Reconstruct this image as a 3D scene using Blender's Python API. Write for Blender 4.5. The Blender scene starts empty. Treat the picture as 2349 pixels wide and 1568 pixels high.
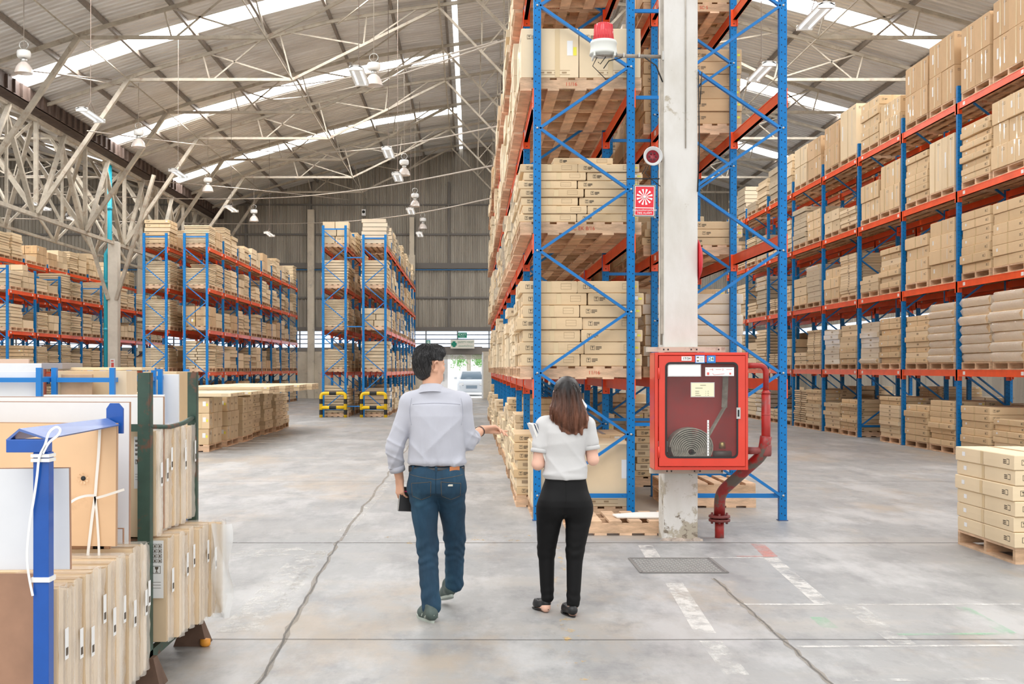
import bpy, math, random
import numpy as np
from mathutils import Vector, Matrix
from mathutils.bvhtree import BVHTree
random.seed(7)
scene = bpy.context.scene
COL = scene.collection
# ------------------------------------------------------------------ camera (level, shifted lens)
F, VX, VY, EYE = 2650.0, 1081.0, 845.0, 1.58
W, H = 2349, 1568
cam = bpy.data.cameras.new('camera'); camo = bpy.data.objects.new('camera', cam); COL.objects.link(camo)
camo.location = (0, 0, EYE); camo.rotation_euler = (math.pi/2, 0, 0)
cam.sensor_width = 36; cam.lens = F/W*36
cam.shift_x = (W/2-VX)/W; cam.shift_y = (VY-H/2)/W
cam.clip_end = 300
scene.camera = camo
# ------------------------------------------------------------------ sky, sun, exposure
world = bpy.data.worlds.new('world'); scene.world = world; world.use_nodes = True
wn = world.node_tree; wn.nodes.clear()
wo = wn.nodes.new('ShaderNodeOutputWorld'); wb = wn.nodes.new('ShaderNodeBackground')
wb.inputs[0].default_value = (0.98, 0.975, 0.965, 1); wb.inputs[1].default_value = 1.25
wn.links.new(wb.outputs[0], wo.inputs[0])
scene.view_settings.view_transform = 'Standard'; scene.view_settings.look = 'None'
scene.view_settings.gamma = 1; scene.view_settings.use_curve_mapping = False
scene.view_settings.exposure = 0.22
SKYLIGHT = 19.0
def sun(rx, rz, e, ang=0.3):
    l = bpy.data.lights.new('sun', 'SUN'); l.energy = e; l.angle = ang
    o = bpy.data.objects.new('sun', l); o.rotation_euler = (rx, 0, rz); o.location = (0, -5, 20); COL.objects.link(o)
sun(math.radians(38), math.radians(-22), 0.9, 0.7)
# ------------------------------------------------------------------ materials
MATS = {}
def nd(nt, t, **kw):
    n = nt.nodes.new(t)
    for k, v in kw.items(): setattr(n, k, v)
    return n
def mth(nt, op, a, b=None, c=None):
    n = nt.nodes.new('ShaderNodeMath'); n.operation = op
    for i, v in enumerate((a, b, c)):
        if v is None: continue
        if isinstance(v, (int, float)): n.inputs[i].default_value = v
        else: nt.links.new(v, n.inputs[i])
    return n.outputs[0]
def mixc(nt, fac, a, b, mode='MIX'):
    n = nt.nodes.new('ShaderNodeMix'); n.data_type = 'RGBA'; n.blend_type = mode
    for i, v in ((0, fac), (6, a), (7, b)):
        if isinstance(v, (int, float)): n.inputs[i].default_value = v
        elif isinstance(v, tuple): n.inputs[i].default_value = v if len(v) == 4 else (*v, 1)
        else: nt.links.new(v, n.inputs[i])
    return n.outputs[2]
def ramp(nt, fac, stops):
    n = nt.nodes.new('ShaderNodeValToRGB'); e = n.color_ramp.elements
    while len(e) < len(stops): e.new(0.5)
    for i, (p, c) in enumerate(stops):
        e[i].position = p; e[i].color = (*c, 1) if len(c) == 3 else c
    nt.links.new(fac, n.inputs[0]); return n.outputs[0]
def noise(nt, vec, scale, detail=3, rough=0.55, sc3=None):
    n = nt.nodes.new('ShaderNodeTexNoise'); n.inputs['Scale'].default_value = scale
    n.inputs['Detail'].default_value = detail; n.inputs['Roughness'].default_value = rough
    if sc3:
        m = nt.nodes.new('ShaderNodeMapping'); m.inputs['Scale'].default_value = sc3
        nt.links.new(vec, m.inputs[0]); vec = m.outputs[0]
    nt.links.new(vec, n.inputs['Vector']); return n.outputs['Fac']
def coords(nt, kind='Object'):
    return nt.nodes.new('ShaderNodeTexCoord').outputs[kind]
def M(name, col=(.8,.8,.8), rough=.5, metal=0.0, var=0.0, vscale=6, stretch=None, bump=0.0, bscale=40,
      rnd=0.0, island=False, trans=0.0, alpha=1.0, coat=0.0, emit=0.0, dirt=None, dscale=3, dthr=(.55,.7), spec=.5, sheen=0.0):
    if name in MATS: return MATS[name]
    m = bpy.data.materials.new(name); m.use_nodes = True; nt = m.node_tree
    b = nt.nodes['Principled BSDF']; b.inputs['Roughness'].default_value = rough; b.inputs['Metallic'].default_value = metal
    b.inputs['Base Color'].default_value = (*col, 1); b.inputs['Specular IOR Level'].default_value = spec
    b.inputs['Coat Weight'].default_value = coat; b.inputs['Transmission Weight'].default_value = trans
    b.inputs['Alpha'].default_value = alpha; b.inputs['Sheen Weight'].default_value = sheen
    if emit: b.inputs['Emission Color'].default_value = (*col, 1); b.inputs['Emission Strength'].default_value = emit
    c = None
    if var or rnd or dirt:
        vec = coords(nt)
        c = (*col, 1)
        if var:
            f = noise(nt, vec, vscale, 4, .6, stretch)
            lo = tuple(x*(1-var) for x in col); hi = tuple(min(1, x*(1+var)) for x in col)
            c = ramp(nt, f, [(.3, lo), (.7, hi)])
        if dirt:
            f = noise(nt, vec, dscale, 6, .65)
            f = ramp(nt, f, [(dthr[0], (0,0,0)), (dthr[1], (1,1,1))])
            c = mixc(nt, f, c, dirt)
        if rnd:
            if island: r = nt.nodes.new('ShaderNodeNewGeometry').outputs['Random Per Island']
            else: r = nt.nodes.new('ShaderNodeObjectInfo').outputs['Random']
            g = ramp(nt, r, [(0, (1-rnd, 1-rnd*1.08, 1-rnd*1.25)), (1, (1, 1, 1))])
            c = mixc(nt, 1.0, c, g, 'MULTIPLY')
        nt.links.new(c, b.inputs['Base Color'])
    if bump:
        f = noise(nt, coords(nt), bscale, 4, .6, stretch)
        bn = nt.nodes.new('ShaderNodeBump'); bn.inputs['Strength'].default_value = bump; bn.inputs['Distance'].default_value = .02
        nt.links.new(f, bn.inputs['Height']); nt.links.new(bn.outputs[0], b.inputs['Normal'])
    MATS[name] = m; return m
# ------------------------------------------------------------------ mesh builder
class MB:
    def __init__(s): s.v = []; s.f = []; s.m = []; s.mi = 0; s.sm = []; s.smooth = False
    def add(s, vs, fs):
        o = len(s.v); s.v += [tuple(v) for v in vs]
        for f in fs: s.f.append(tuple(i+o for i in f)); s.m.append(s.mi); s.sm.append(s.smooth)
    def box(s, x0, x1, y0, y1, z0, z1, M4=None):
        vs = [Vector((x, y, z)) for z in (z0, z1) for y in (y0, y1) for x in (x0, x1)]
        if M4 is not None: vs = [M4 @ v for v in vs]
        s.add(vs, [(0,2,3,1), (4,5,7,6), (0,1,5,4), (2,6,7,3), (0,4,6,2), (1,3,7,5)])
    def bar(s, a, b, w, h=None, up=(0,0,1)):
        a = Vector(a); b = Vector(b); d = (b-a)
        if d.length < 1e-6: return
        h = h or w; d.normalize(); u = Vector(up)
        if abs(d.dot(u)) > .98: u = Vector((0,1,0))
        sx = d.cross(u).normalized(); sz = sx.cross(d).normalized()
        vs = [p + sx*i*w/2 + sz*j*h/2 for p in (a, b) for i, j in ((-1,-1), (1,-1), (1,1), (-1,1))]
        s.add(vs, [(3,2,1,0), (4,5,6,7), (0,1,5,4), (1,2,6,5), (2,3,7,6), (3,0,4,7)])
    def tube(s, pts, r, n=8, closed=False, caps=True):
        pts = [Vector(p) for p in pts]; k = len(pts); rr = r if isinstance(r, (list, tuple)) else [r]*k
        rings = []; prev = None
        for i, p in enumerate(pts):
            if closed: d = pts[(i+1) % k]-pts[i-1]
            else: d = pts[min(i+1, k-1)]-pts[max(i-1, 0)]
            d.normalize()
            if prev is None:
                u = Vector((0,0,1)) if abs(d.z) < .9 else Vector((1,0,0)); sx = d.cross(u).normalized()
            else: sx = (prev - d*prev.dot(d)).normalized()
            prev = sx; sy = d.cross(sx)
            rings.append([p + (sx*math.cos(2*math.pi*j/n)+sy*math.sin(2*math.pi*j/n))*rr[i] for j in range(n)])
        vs = [v for rg in rings for v in rg]; fs = []
        for i in range(k if closed else k-1):
            for j in range(n):
                a, b2 = i*n+j, i*n+(j+1) % n; c, d2 = ((i+1) % k)*n+(j+1) % n, ((i+1) % k)*n+j
                fs.append((a, b2, c, d2))
        if caps and not closed: fs += [tuple(range(n))[::-1], tuple((k-1)*n+j for j in range(n))]
        o = s.smooth; s.smooth = True; s.add(vs, fs); s.smooth = o
    def lathe(s, prof, c=(0,0,0), n=20, axis='Z', cap=True):
        c = Vector(c); vs = []
        for r, z in prof:
            for j in range(n):
                a = 2*math.pi*j/n
                if axis == 'Z': v = Vector((r*math.cos(a), r*math.sin(a), z))
                elif axis == 'Y': v = Vector((r*math.cos(a), z, -r*math.sin(a)))
                else: v = Vector((z, r*math.cos(a), r*math.sin(a)))
                vs.append(c+v)
        fs = [(i*n+j, i*n+(j+1) % n, (i+1)*n+(j+1) % n, (i+1)*n+j) for i in range(len(prof)-1) for j in range(n)]
        if cap: fs += [tuple(range(n))[::-1], tuple((len(prof)-1)*n+j for j in range(n))]
        o = s.smooth; s.smooth = True; s.add(vs, fs); s.smooth = o
    def quad(s, a, b, c, d): s.add([a, b, c, d], [(0,1,2,3)])
    def prism(s, poly, y0, y1):   # polygon in XZ extruded along Y
        n = len(poly); vs = [(x, y0, z) for x, z in poly]+[(x, y1, z) for x, z in poly]
        s.add(vs, [tuple(range(n)), tuple(range(n, 2*n))[::-1]]+[(i, i+n, (i+1) % n+n, (i+1) % n) for i in range(n)])
    def mesh(s, name, mats):
        me = bpy.data.meshes.new(name); me.from_pydata(s.v, [], s.f)
        for m in (mats if isinstance(mats, (list, tuple)) else [mats]): me.materials.append(m)
        me.polygons.foreach_set('material_index', s.m); me.polygons.foreach_set('use_smooth', s.sm)
        me.update(); return me
    def build(s, name, mats, parent=None, loc=None, bevel=0, rot=None):
        o = bpy.data.objects.new(name, s.mesh(name, mats)); COL.objects.link(o)
        if loc: o.location = loc
        if rot: o.rotation_euler = rot
        if parent: o.parent = parent
        if bevel:
            b = o.modifiers.new('bevel', 'BEVEL'); b.width = bevel; b.segments = 2; b.limit_method = 'ANGLE'
        return o
def link(name, me, loc=(0,0,0), parent=None, rot=(0,0,0), scale=(1,1,1)):
    o = bpy.data.objects.new(name, me); COL.objects.link(o); o.location = loc; o.rotation_euler = rot; o.scale = scale
    if parent: o.parent = parent
    return o
def tag(o, label, cat, group=None):
    o['label'] = label; o['category'] = cat
    if group: o['group'] = group
    return o
def thing(name, label, cat, loc=(0,0,0), group=None, rot=(0,0,0)):
    o = bpy.data.objects.new(name, None); COL.objects.link(o); o.location = loc; o.rotation_euler = rot
    o.empty_display_size = .1
    return tag(o, label, cat, group)
def struct(o): o['kind'] = 'structure'; return o
def stuff(o, label, cat, group=None): tag(o, label, cat, group); o['kind'] = 'stuff'; return o
def text(s, name, size, mat, loc, parent=None, rot=(math.pi/2,0,0), align='CENTER', ext=.0006, sx=1.0):
    c = bpy.data.curves.new(name, 'FONT'); c.body = s; c.size = size; c.align_x = align; c.align_y = 'CENTER'
    c.extrude = ext; c.materials.append(mat)
    tmp = bpy.data.objects.new('tmp', c); me = bpy.data.meshes.new_from_object(tmp); bpy.data.objects.remove(tmp)
    o = bpy.data.objects.new(name, me); COL.objects.link(o); o.location = loc; o.rotation_euler = rot; o.scale = (sx,1,1)
    if parent: o.parent = parent
    return o
def P(px, py, Y): return Vector(((px-VX)*Y/F, Y, EYE+(VY-py)*Y/F))
ORD = ['zeroth','first','second','third','fourth','fifth','sixth','seventh','eighth','ninth','tenth','eleventh','twelfth','thirteenth','fourteenth','fifteenth','sixteenth','seventeenth','eighteenth','nineteenth','twentieth']+['top']*20
# ------------------------------------------------------------------ palette
def steel(name, col, rough=.45, var=.12): return M(name, col, rough, var=var, vscale=3, dirt=tuple(x*.55 for x in col), dscale=14, dthr=(.66,.74))
BLUE = steel('blue_paint', (.0,.17,.50), .4)
def holes_mat():
    m = M('blue_perforated', (.0,.17,.50), .42, spec=.3); nt = m.node_tree; b = nt.nodes['Principled BSDF']
    s = nt.nodes.new('ShaderNodeSeparateXYZ'); nt.links.new(coords(nt), s.inputs[0])
    g = nt.nodes.new('ShaderNodeSeparateXYZ'); nt.links.new(nt.nodes.new('ShaderNodeNewGeometry').outputs['True Normal'], g.inputs[0])
    def col(axis, nrm, off, zs):
        a = mth(nt, 'ABSOLUTE', s.outputs[axis]); a = mth(nt, 'ABSOLUTE', mth(nt, 'SUBTRACT', a, off))
        a = mth(nt, 'DIVIDE', a, .0055)
        sgn = mth(nt, 'MULTIPLY', mth(nt, 'GREATER_THAN', s.outputs[axis], 0), .019)
        z = mth(nt, 'PINGPONG', mth(nt, 'ADD', s.outputs[2], sgn), .038)
        z = mth(nt, 'DIVIDE', z, .008)
        r = mth(nt, 'LESS_THAN', mth(nt, 'ADD', mth(nt, 'POWER', a, 2), mth(nt, 'POWER', z, 2)), 1)
        return mth(nt, 'MULTIPLY', r, mth(nt, 'GREATER_THAN', mth(nt, 'ABSOLUTE', g.outputs[nrm]), .9))
    msk = mth(nt, 'MAXIMUM', col(0, 1, .018, 0), col(1, 0, .018, 0))
    f = noise(nt, coords(nt), 5, 4); base = ramp(nt, f, [(.3, (0,.155,.44)), (.7, (.004,.20,.55))])
    nt.links.new(mixc(nt, msk, base, (.012,.02,.05)), b.inputs['Base Color']); return m
PERF = holes_mat()
ORANGE = steel('orange_paint', (.90,.10,.018), .3)
RED = steel('red_paint', (.74,.05,.018), .35)
DKRED = M('pipe_red', (.36,.022,.018), .4, var=.2, vscale=7, dirt=(.13,.1,.085), dscale=5, dthr=(.52,.66))
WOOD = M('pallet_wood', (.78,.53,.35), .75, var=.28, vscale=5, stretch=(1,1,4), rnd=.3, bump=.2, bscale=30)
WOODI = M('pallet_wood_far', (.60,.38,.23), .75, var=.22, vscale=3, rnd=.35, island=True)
CARD = M('cardboard', (.78,.58,.35), .62, var=.05, vscale=2.5, rnd=.17, bump=.08, bscale=25)
CARDL = M('cardboard_pale', (.82,.66,.44), .62, var=.04, vscale=2.5, rnd=.1)
CARDB = M('cardboard_brown', (.64,.43,.24), .65, var=.06, vscale=2.5, rnd=.15)
CARDI = M('cardboard_many', (.84,.67,.45), .62, rnd=.26, island=True)
TAPE = M('packing_tape', (.70,.53,.30), .25, coat=.3)
TAPEW = M('clear_tape', (.86,.80,.70), .15, coat=.6)
INK = M('print_ink', (.10,.075,.05), .7)
INKF = M('faint_print', (.40,.28,.16), .7)
REDINK = M('red_stencil', (.62,.10,.05), .7)
WHITE = M('white_label', (.85,.85,.84), .5)
YEL = M('yellow_label', (.85,.78,.08), .5)
FILM = M('plastic_film', (.93,.90,.84), .10, bump=.6, bscale=16, alpha=.42, coat=.5)
SILVER = M('zinc', (.55,.55,.53), .35, metal=.8)
BLACK = M('black_rubber', (.015,.015,.015), .6)
BEIGE = M('beige_steel', (.42,.37,.295), .6, var=.22, vscale=2.5, dirt=(.30,.23,.17), dscale=4)
BROWN = M('brown_steel', (.18,.13,.10), .6, var=.2, vscale=3)
CONC = M('cream_concrete', (.60,.53,.42), .85, var=.14, vscale=1.2, dirt=(.42,.37,.30), dscale=2.2, bump=.1)
# ------------------------------------------------------------------ floor
def floor_mat():
    m = bpy.data.materials.new('floor_concrete'); m.use_nodes = True; nt = m.node_tree; b = nt.nodes['Principled BSDF']
    v = coords(nt)
    n1 = noise(nt, v, .22, 5, .6); n2 = noise(nt, v, 1.2, 6, .65, (1.6,.45,1)); n3 = noise(nt, v, 7, 6, .7, (1,.5,1)); n4 = noise(nt, v, .5, 6, .6, (.5,2.2,1))
    c = ramp(nt, n1, [(.3, (.27,.275,.28)), (.7, (.345,.343,.335))])
    c = mixc(nt, ramp(nt, n2, [(.45, (0,0,0)), (.75, (.8,.8,.8))]), c, (.245,.24,.235))
    c = mixc(nt, ramp(nt, n4, [(.52, (0,0,0)), (.74, (.65,.65,.65))]), c, (.44,.39,.33))
    c = mixc(nt, ramp(nt, n3, [(.56, (0,0,0)), (.78, (.55,.55,.55))]), c, (.46,.455,.445))
    n5 = noise(nt, v, 2.6, 9, .75, (1,.55,1)); n6 = noise(nt, v, .9, 7, .7, (1.2,.5,1)); n7 = noise(nt, v, 16, 4, .7, (.25,2.5,1))
    c = mixc(nt, ramp(nt, n5, [(.50, (0,0,0)), (.60, (.6,.6,.6))]), c, (.205,.205,.21))
    c = mixc(nt, ramp(nt, n6, [(.50, (0,0,0)), (.62, (.75,.75,.75))]), c, (.46,.455,.45))
    c = mixc(nt, ramp(nt, n7, [(.58, (0,0,0)), (.75, (.4,.4,.4))]), c, (.42,.41,.40))
    s1 = nt.nodes.new('ShaderNodeMapping'); s1.inputs['Location'].default_value = (13,7,3); nt.links.new(v, s1.inputs[0])
    n8 = noise(nt, s1.outputs[0], .55, 8, .7, (1,.6,1)); c = mixc(nt, ramp(nt, n8, [(.52, (0,0,0)), (.64, (.6,.6,.6))]), c, (.40,.315,.225))
    nt.links.new(c, b.inputs['Base Color'])
    r = ramp(nt, n2, [(.2, (.34,)*3), (.8, (.55,)*3)]); nt.links.new(r, b.inputs['Roughness'])
    bn = nt.nodes.new('ShaderNodeBump'); bn.inputs['Strength'].default_value = .15; bn.inputs['Distance'].default_value = .01
    nt.links.new(n3, bn.inputs['Height']); nt.links.new(bn.outputs[0], b.inputs['Normal'])
    return m
mb = MB(); mb.box(-32, 24, -6, 62.2, -.2, 0); struct(mb.build('floor', floor_mat()))
def worn(name, col, thr=(.45,.6), sc=5, stretch=(1,.6,1)):
    m = bpy.data.materials.new(name); m.use_nodes = True; nt = m.node_tree; b = nt.nodes['Principled BSDF']
    b.inputs['Base Color'].default_value = (*col, 1); b.inputs['Roughness'].default_value = .6
    f = noise(nt, coords(nt), sc, 8, .72, stretch); a = ramp(nt, f, [(thr[0], (0,0,0)), (thr[1], (.6,.6,.6))])
    nt.links.new(a, b.inputs['Alpha']); return m
PW = worn('worn_white_paint', (.80,.77,.73), (.40,.56)); PW2 = worn('faint_white_paint', (.76,.74,.70), (.45,.64), 7)
PR = worn('worn_red_paint', (.70,.25,.20), (.36,.62), 3); PG = worn('worn_green_paint', (.30,.62,.38), (.42,.70), 4)
PY = worn('worn_yellow_paint', (.75,.48,.15), (.56,.64), 6); JO = worn('joint_dirt', (.13,.12,.11), (.28,.42), 9)
JO2 = worn('joint_dust', (.33,.29,.24), (.3,.5), 9)
def G(px, py):
    Y = EYE*F/(py-VY); return ((px-VX)*Y/F, Y)
def line(name, mat, pts, w, z=.002):
    mb = MB()
    for (a, b) in zip(pts[:-1], pts[1:]):
        a = Vector(a); b = Vector(b); d = (b-a).normalized(); s = Vector((-d.y, d.x))*w/2
        mb.quad(*[(p.x, p.y, z) for p in (a-s, b-s, b+s, a+s)])
    struct(mb.build(name, mat))
def wob(x0, y0, x1, y1, n=24, a=.012):
    return [(x0+(x1-x0)*i/n+random.uniform(-a, a)*(abs(y1-y0) > 1), y0+(y1-y0)*i/n+random.uniform(-a, a)*(abs(x1-x0) > 1)) for i in range(n+1)]
line('floor_joint', JO, wob(-30, 10.48, 24, 10.48, 80, .01), .03)
line('floor_joint', JO, wob(-30, 6.75, 24, 6.73, 80, .008), .018)
line('floor_joint', JO, wob(-30, 16.2, 24, 16.2, 60, .01), .02)
line('floor_joint', JO2, wob(-1.22, 10.6, -1.04, 5.0, 30, .02), .03)
line('floor_joint', JO, wob(-1.22, 10.6, -1.04, 5.0, 30, .01), .014, .003)
line('floor_joint', JO2, wob(-1.3, 32, -1.22, 10.6, 40, .02), .03)
line('floor_joint', JO2, wob(1.83, 8.7, 1.80, 5.0, 30, .015), .032)
line('floor_joint', JO, wob(1.83, 8.7, 1.80, 5.0, 30, .01), .012, .003)
line('floor_marking', PW, [G(1480,1250), G(1512,1300)], .13); line('floor_marking', PW, [G(1545,1335), G(1618,1452)], .13)
line('floor_marking', PW2, [G(1630,1470), G(1700,1560)], .13)
line('floor_marking', PW, [G(1766,1278), G(1888,1384)], .12); line('floor_marking', PW2, [G(1955,1390), G(2075,1478)], .14)
line('floor_marking', PW, [G(1500,1279), G(1780,1279)], .045); line('floor_marking', PW, [G(1690,1386), G(2340,1386)], .05)
line('floor_marking', PW, [G(1830,1483), G(2349,1480)], .04); line('floor_marking', PW2, [G(1950,1560), G(2300,1557)], .05)
line('floor_marking', PR, [G(1737,1247), G(1768,1276)], .12); line('floor_marking', PR, [G(1690,1276), G(1775,1276)], .05, .003)
line('floor_marking', PG, [G(2205,1392), G(2315,1452)], .09); line('floor_marking', PG, [G(2060,1455), G(2325,1453)], .05)
line('floor_marking', PG, [G(1875,1415), G(1905,1440)], .1); line('floor_marking', PW2, [G(1600,1197), G(1810,1197)], .06)
line('floor_marking', PY, [G(1262,1205), G(1330,1560)], .11); line('floor_marking', PW2, [G(545,1450), G(720,1262)], .26)
line('floor_marking', PW2, [G(640,1400), G(740,1262)], .1); line('floor_marking', PW2, [G(915,1080), G(780,1230)], .12)
line('floor_marking', PY, [G(880,1240), G(1290,1235)], .5); line('floor_marking', PW2, [G(500,1275), G(700,1262)], .4)
# manhole plate
mb = MB(); c0, c1 = G(1453,1281), G(1668,1281); X0 = 1.315; X1 = X0+.665; Y0 = EYE*F/(1314-VY); Y1 = EYE*F/(1281-VY)
t = thing('floor_hatch', 'diamond-plate steel hatch set into the floor before the white column', 'hatch', (X0, Y0, 0))
w, l = (X1-X0), (Y1-Y0); mb.box(0, w, 0, l, -.01, .006); mb.build('plate', M('tread_plate', (.2,.195,.19), .45, metal=.3, var=.2), t)
mb = MB()
for i in range(22):
    for j in range(16):
        x, y = .03+i*(w-.05)/22, .03+j*(l-.05)/16; a = .7 if (i+j) % 2 else -.7
        d = Vector((math.cos(a), math.sin(a), 0))*.014; mb.bar(Vector((x,y,.007))-d, Vector((x,y,.007))+d, .006, .004)
mb.build('tread_pattern', M('tread_worn', (.5,.49,.47), .4, metal=.3), t)
mb = MB()
for a, b in (((0,0),(w,0)), ((w,0),(w,l)), ((w,l),(0,l)), ((0,l),(0,0))): mb.bar((*a,.003), (*b,.003), .025, .012)
mb.build('rim', M('rim_steel', (.22,.21,.2), .6, metal=.4), t)
# ------------------------------------------------------------------ roof
YW0 = 61.4; VALLEY = -13.6; CX = 1.93; HW = CX-VALLEY
PROF = [(0,13.6), (2.43,13.2), (3.93,13.0), (6.43,12.6), (8.93,11.95), (11.93,11.1), (15.53,9.9)]
def roof_z(u):
    u = abs(u)
    for (a, za), (b, zb) in zip(PROF[:-1], PROF[1:]):
        if u <= b: return za+(zb-za)*(u-a)/(b-a)
    return PROF[-1][1]
YR0, YR1 = 13.0, 62.0
SKY = [16.0, 25.0, 34.0, 43.0, 52.0]; SW = 1.15
STRIP_U = (2.38, 2.56)
def roof_mat():
    m = bpy.data.materials.new('roof_sheet'); m.use_nodes = True; nt = m.node_tree; b = nt.nodes['Principled BSDF']
    v = coords(nt); n1 = noise(nt, v, .6, 5, .6, (.6,2.4,1)); n2 = noise(nt, v, 3, 4, .6, (.3,3,1))
    c = ramp(nt, n1, [(.3, (.55,.515,.475)), (.55, (.66,.635,.60)), (.75, (.74,.73,.715))])
    c = mixc(nt, ramp(nt, n2, [(.5,(0,0,0)), (.75,(.5,.5,.5))]), c, (.40,.34,.29))
    nt.links.new(c, b.inputs['Base Color']); b.inputs['Metallic'].default_value = .35; b.inputs['Roughness'].default_value = .42
    return m
ROOF = roof_mat()
SKYM = M('skylight_sheet', (1,1,1), .5, emit=SKYLIGHT)
def roof_half(cx, sgn, strip=True):
    us = sorted(set([u for u, _ in PROF]+([*STRIP_U] if strip else [])+[5.2, 7.7, 10.4, 13.7]))
    pitch = .26; nY = int((YR1-YR0)/pitch)
    ys = []; 
    for i in range(nY):
        y = YR0+i*pitch; ys += [(y, 0), (y+.13, 0), (y+.165, .035), (y+.225, .035)]
    ys.append((YR1, 0)); mb = MB()
    idx = {}
    for a, (y, dz) in enumerate(ys):
        for b, u in enumerate(us): idx[a, b] = len(mb.v); mb.v.append((cx+sgn*u, y, roof_z(u)+dz))
    for a in range(len(ys)-1):
        ym = (ys[a][0]+ys[a+1][0])/2
        sky = any(s-SW/2 < ym < s+SW/2 for s in SKY)
        for b in range(len(us)-1):
            um = (us[b]+us[b+1])/2
            if sky and um > 2.7: continue
            if strip and STRIP_U[0] < um < STRIP_U[1]: continue
            q = (idx[a,b], idx[a+1,b], idx[a+1,b+1], idx[a,b+1]); mb.f.append(q if sgn < 0 else q[::-1]); mb.m.append(0); mb.sm.append(False)
    struct(mb.build('ceiling', ROOF))
roof_half(CX, -1); roof_half(CX, 1); roof_half(CX-2*HW, 1)
wn_ = [0]
def window(mb, mat, name=None):
    wn_[0] += 1; return struct(mb.build(f'window_{wn_[0]}', mat))
for cx, sg in ((CX,-1), (CX,1), (CX-2*HW,1)):
    for s in SKY:
        us = [2.65, 3.93, 5.2, 6.43, 7.7, 8.93, 10.4, 11.93, 13.7, 15.35]
        mb = MB()
        for a, b in zip(us[:-1], us[1:]):
            p = [(cx+sg*u, y, roof_z(u)+.05) for u, y in ((a, s-SW/2), (b, s-SW/2), (b, s+SW/2), (a, s+SW/2))]
            mb.quad(*(p if sg < 0 else p[::-1]))
        window(mb, SKYM)
    if cx == CX:
        mb = MB(); a, b = STRIP_U
        p = [(cx+sg*a, YR0, roof_z(a)+.12), (cx+sg*b, YR0, roof_z(b)+.12), (cx+sg*b, YR1, roof_z(b)+.12), (cx+sg*a, YR1, roof_z(a)+.12)]
        mb.quad(*(p if sg < 0 else p[::-1])); window(mb, M('ridge_light_sheet', (.93,.96,1), .5, emit=2.2))
# purlins
PUR = [15.33, 13.73, 11.93, 10.13, 8.23, 6.33, 4.43, 2.75, .6]
mb = MB()
for cx, sg in ((CX,-1), (CX,1), (CX-2*HW,1)):
    for u in PUR:
        z = roof_z(u)-.07; x = cx+sg*u; mb.box(x-.04, x+.04, YR0, YR1, z-.07, z+.06)
struct(mb.build('ceiling_purlins', M('purlin_steel', (.20,.165,.135), .6, var=.2)))
# gutter over the valley girder
mb = MB(); mb.box(VALLEY-.35, VALLEY+.35, YR0, YR1, 9.55, 9.62); mb.box(VALLEY+.3, VALLEY+.36, YR0, YR1, 9.55, 9.98); mb.box(VALLEY-.36, VALLEY-.3, YR0, YR1, 9.55, 9.98)
y = YR0
while y < YR1: mb.box(VALLEY+.36, VALLEY+.44, y, y+.05, 9.55, 9.95); y += .55
struct(mb.build('ceiling_gutter', M('gutter_rust', (.085,.055,.042), .7, var=.3, vscale=4)))
# ------------------------------------------------------------------ trusses
TY = [22.3+4.6*k for k in range(-1, 9)]
def truss(Y, cx, sides, label, s=1.0):
    t = thing('roof_truss', label, 'roof truss', (cx, Y, 0), 'roof trusses')
    for sg in sides:
        q = lambda u, z: (sg*u, 0, z)
        mb = MB()
        us = [15.5, 11.93, 8.93, 6.43, 3.93, 2.43, 0]
        for a, b in zip(us[:-1], us[1:]): mb.bar(q(a, roof_z(a)-.2), q(b, roof_z(b)-.2), .09, .1)
        mb.build('top_chord', BEIGE, t)
        mb = MB(); mb.bar(q(12.63,10.6), q(7.53,10.6), .1, .09); mb.bar(q(7.53,10.6), q(2.93,12.85), .08, .08)
        mb.build('bottom_chord', BEIGE, t)
        mb = MB(); mb.bar(q(15.5,6.45), q(12.63,10.62), .15, .13); mb.build('knee_brace', BEIGE, t)
        mb = MB(); mb.bar(q(2.93,12.85), q(.1,9.9), .075, .07); mb.build('ridge_brace', BEIGE, t)
        for (a, za, b) in ((12.63,10.6,12.2), (12.63,10.6,14.9), (10.1,10.6,10.3), (10.0,10.6,8.5), (7.53,10.6,7.9), (7.53,10.6,10.1), (5.3,11.68,5.2), (5.3,11.68,7.6), (5.3,11.68,3.6)):
            mb = MB(); mb.bar(q(a, za), q(b, roof_z(b)-.22), .045, .045); mb.build('web_member', BEIGE, t)
        for a, za, b, zb in ((1.6,11.45,1.6,13.1), (1.6,11.45,0,13.3), (.9,10.75,.9,13.2)):
            mb = MB(); mb.bar(q(a,za), q(b,zb), .04); mb.build('web_member', BEIGE, t)
    if len(sides) == 2:
        mb = MB(); mb.bar((0,0,9.7), (0,0,13.4), .12); mb.build('king_post', BEIGE, t)
for i, Y in enumerate(TY):
    k = len(TY)-i
    truss(Y, CX, (-1, 1), f'beige steel truss under main roof, {ORD[k]} one out from far corrugated wall')
    if Y > 25: truss(Y, CX-2*HW, (1,), f'beige steel half truss over left-hand bay, {ORD[k]} out from far wall')
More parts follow.
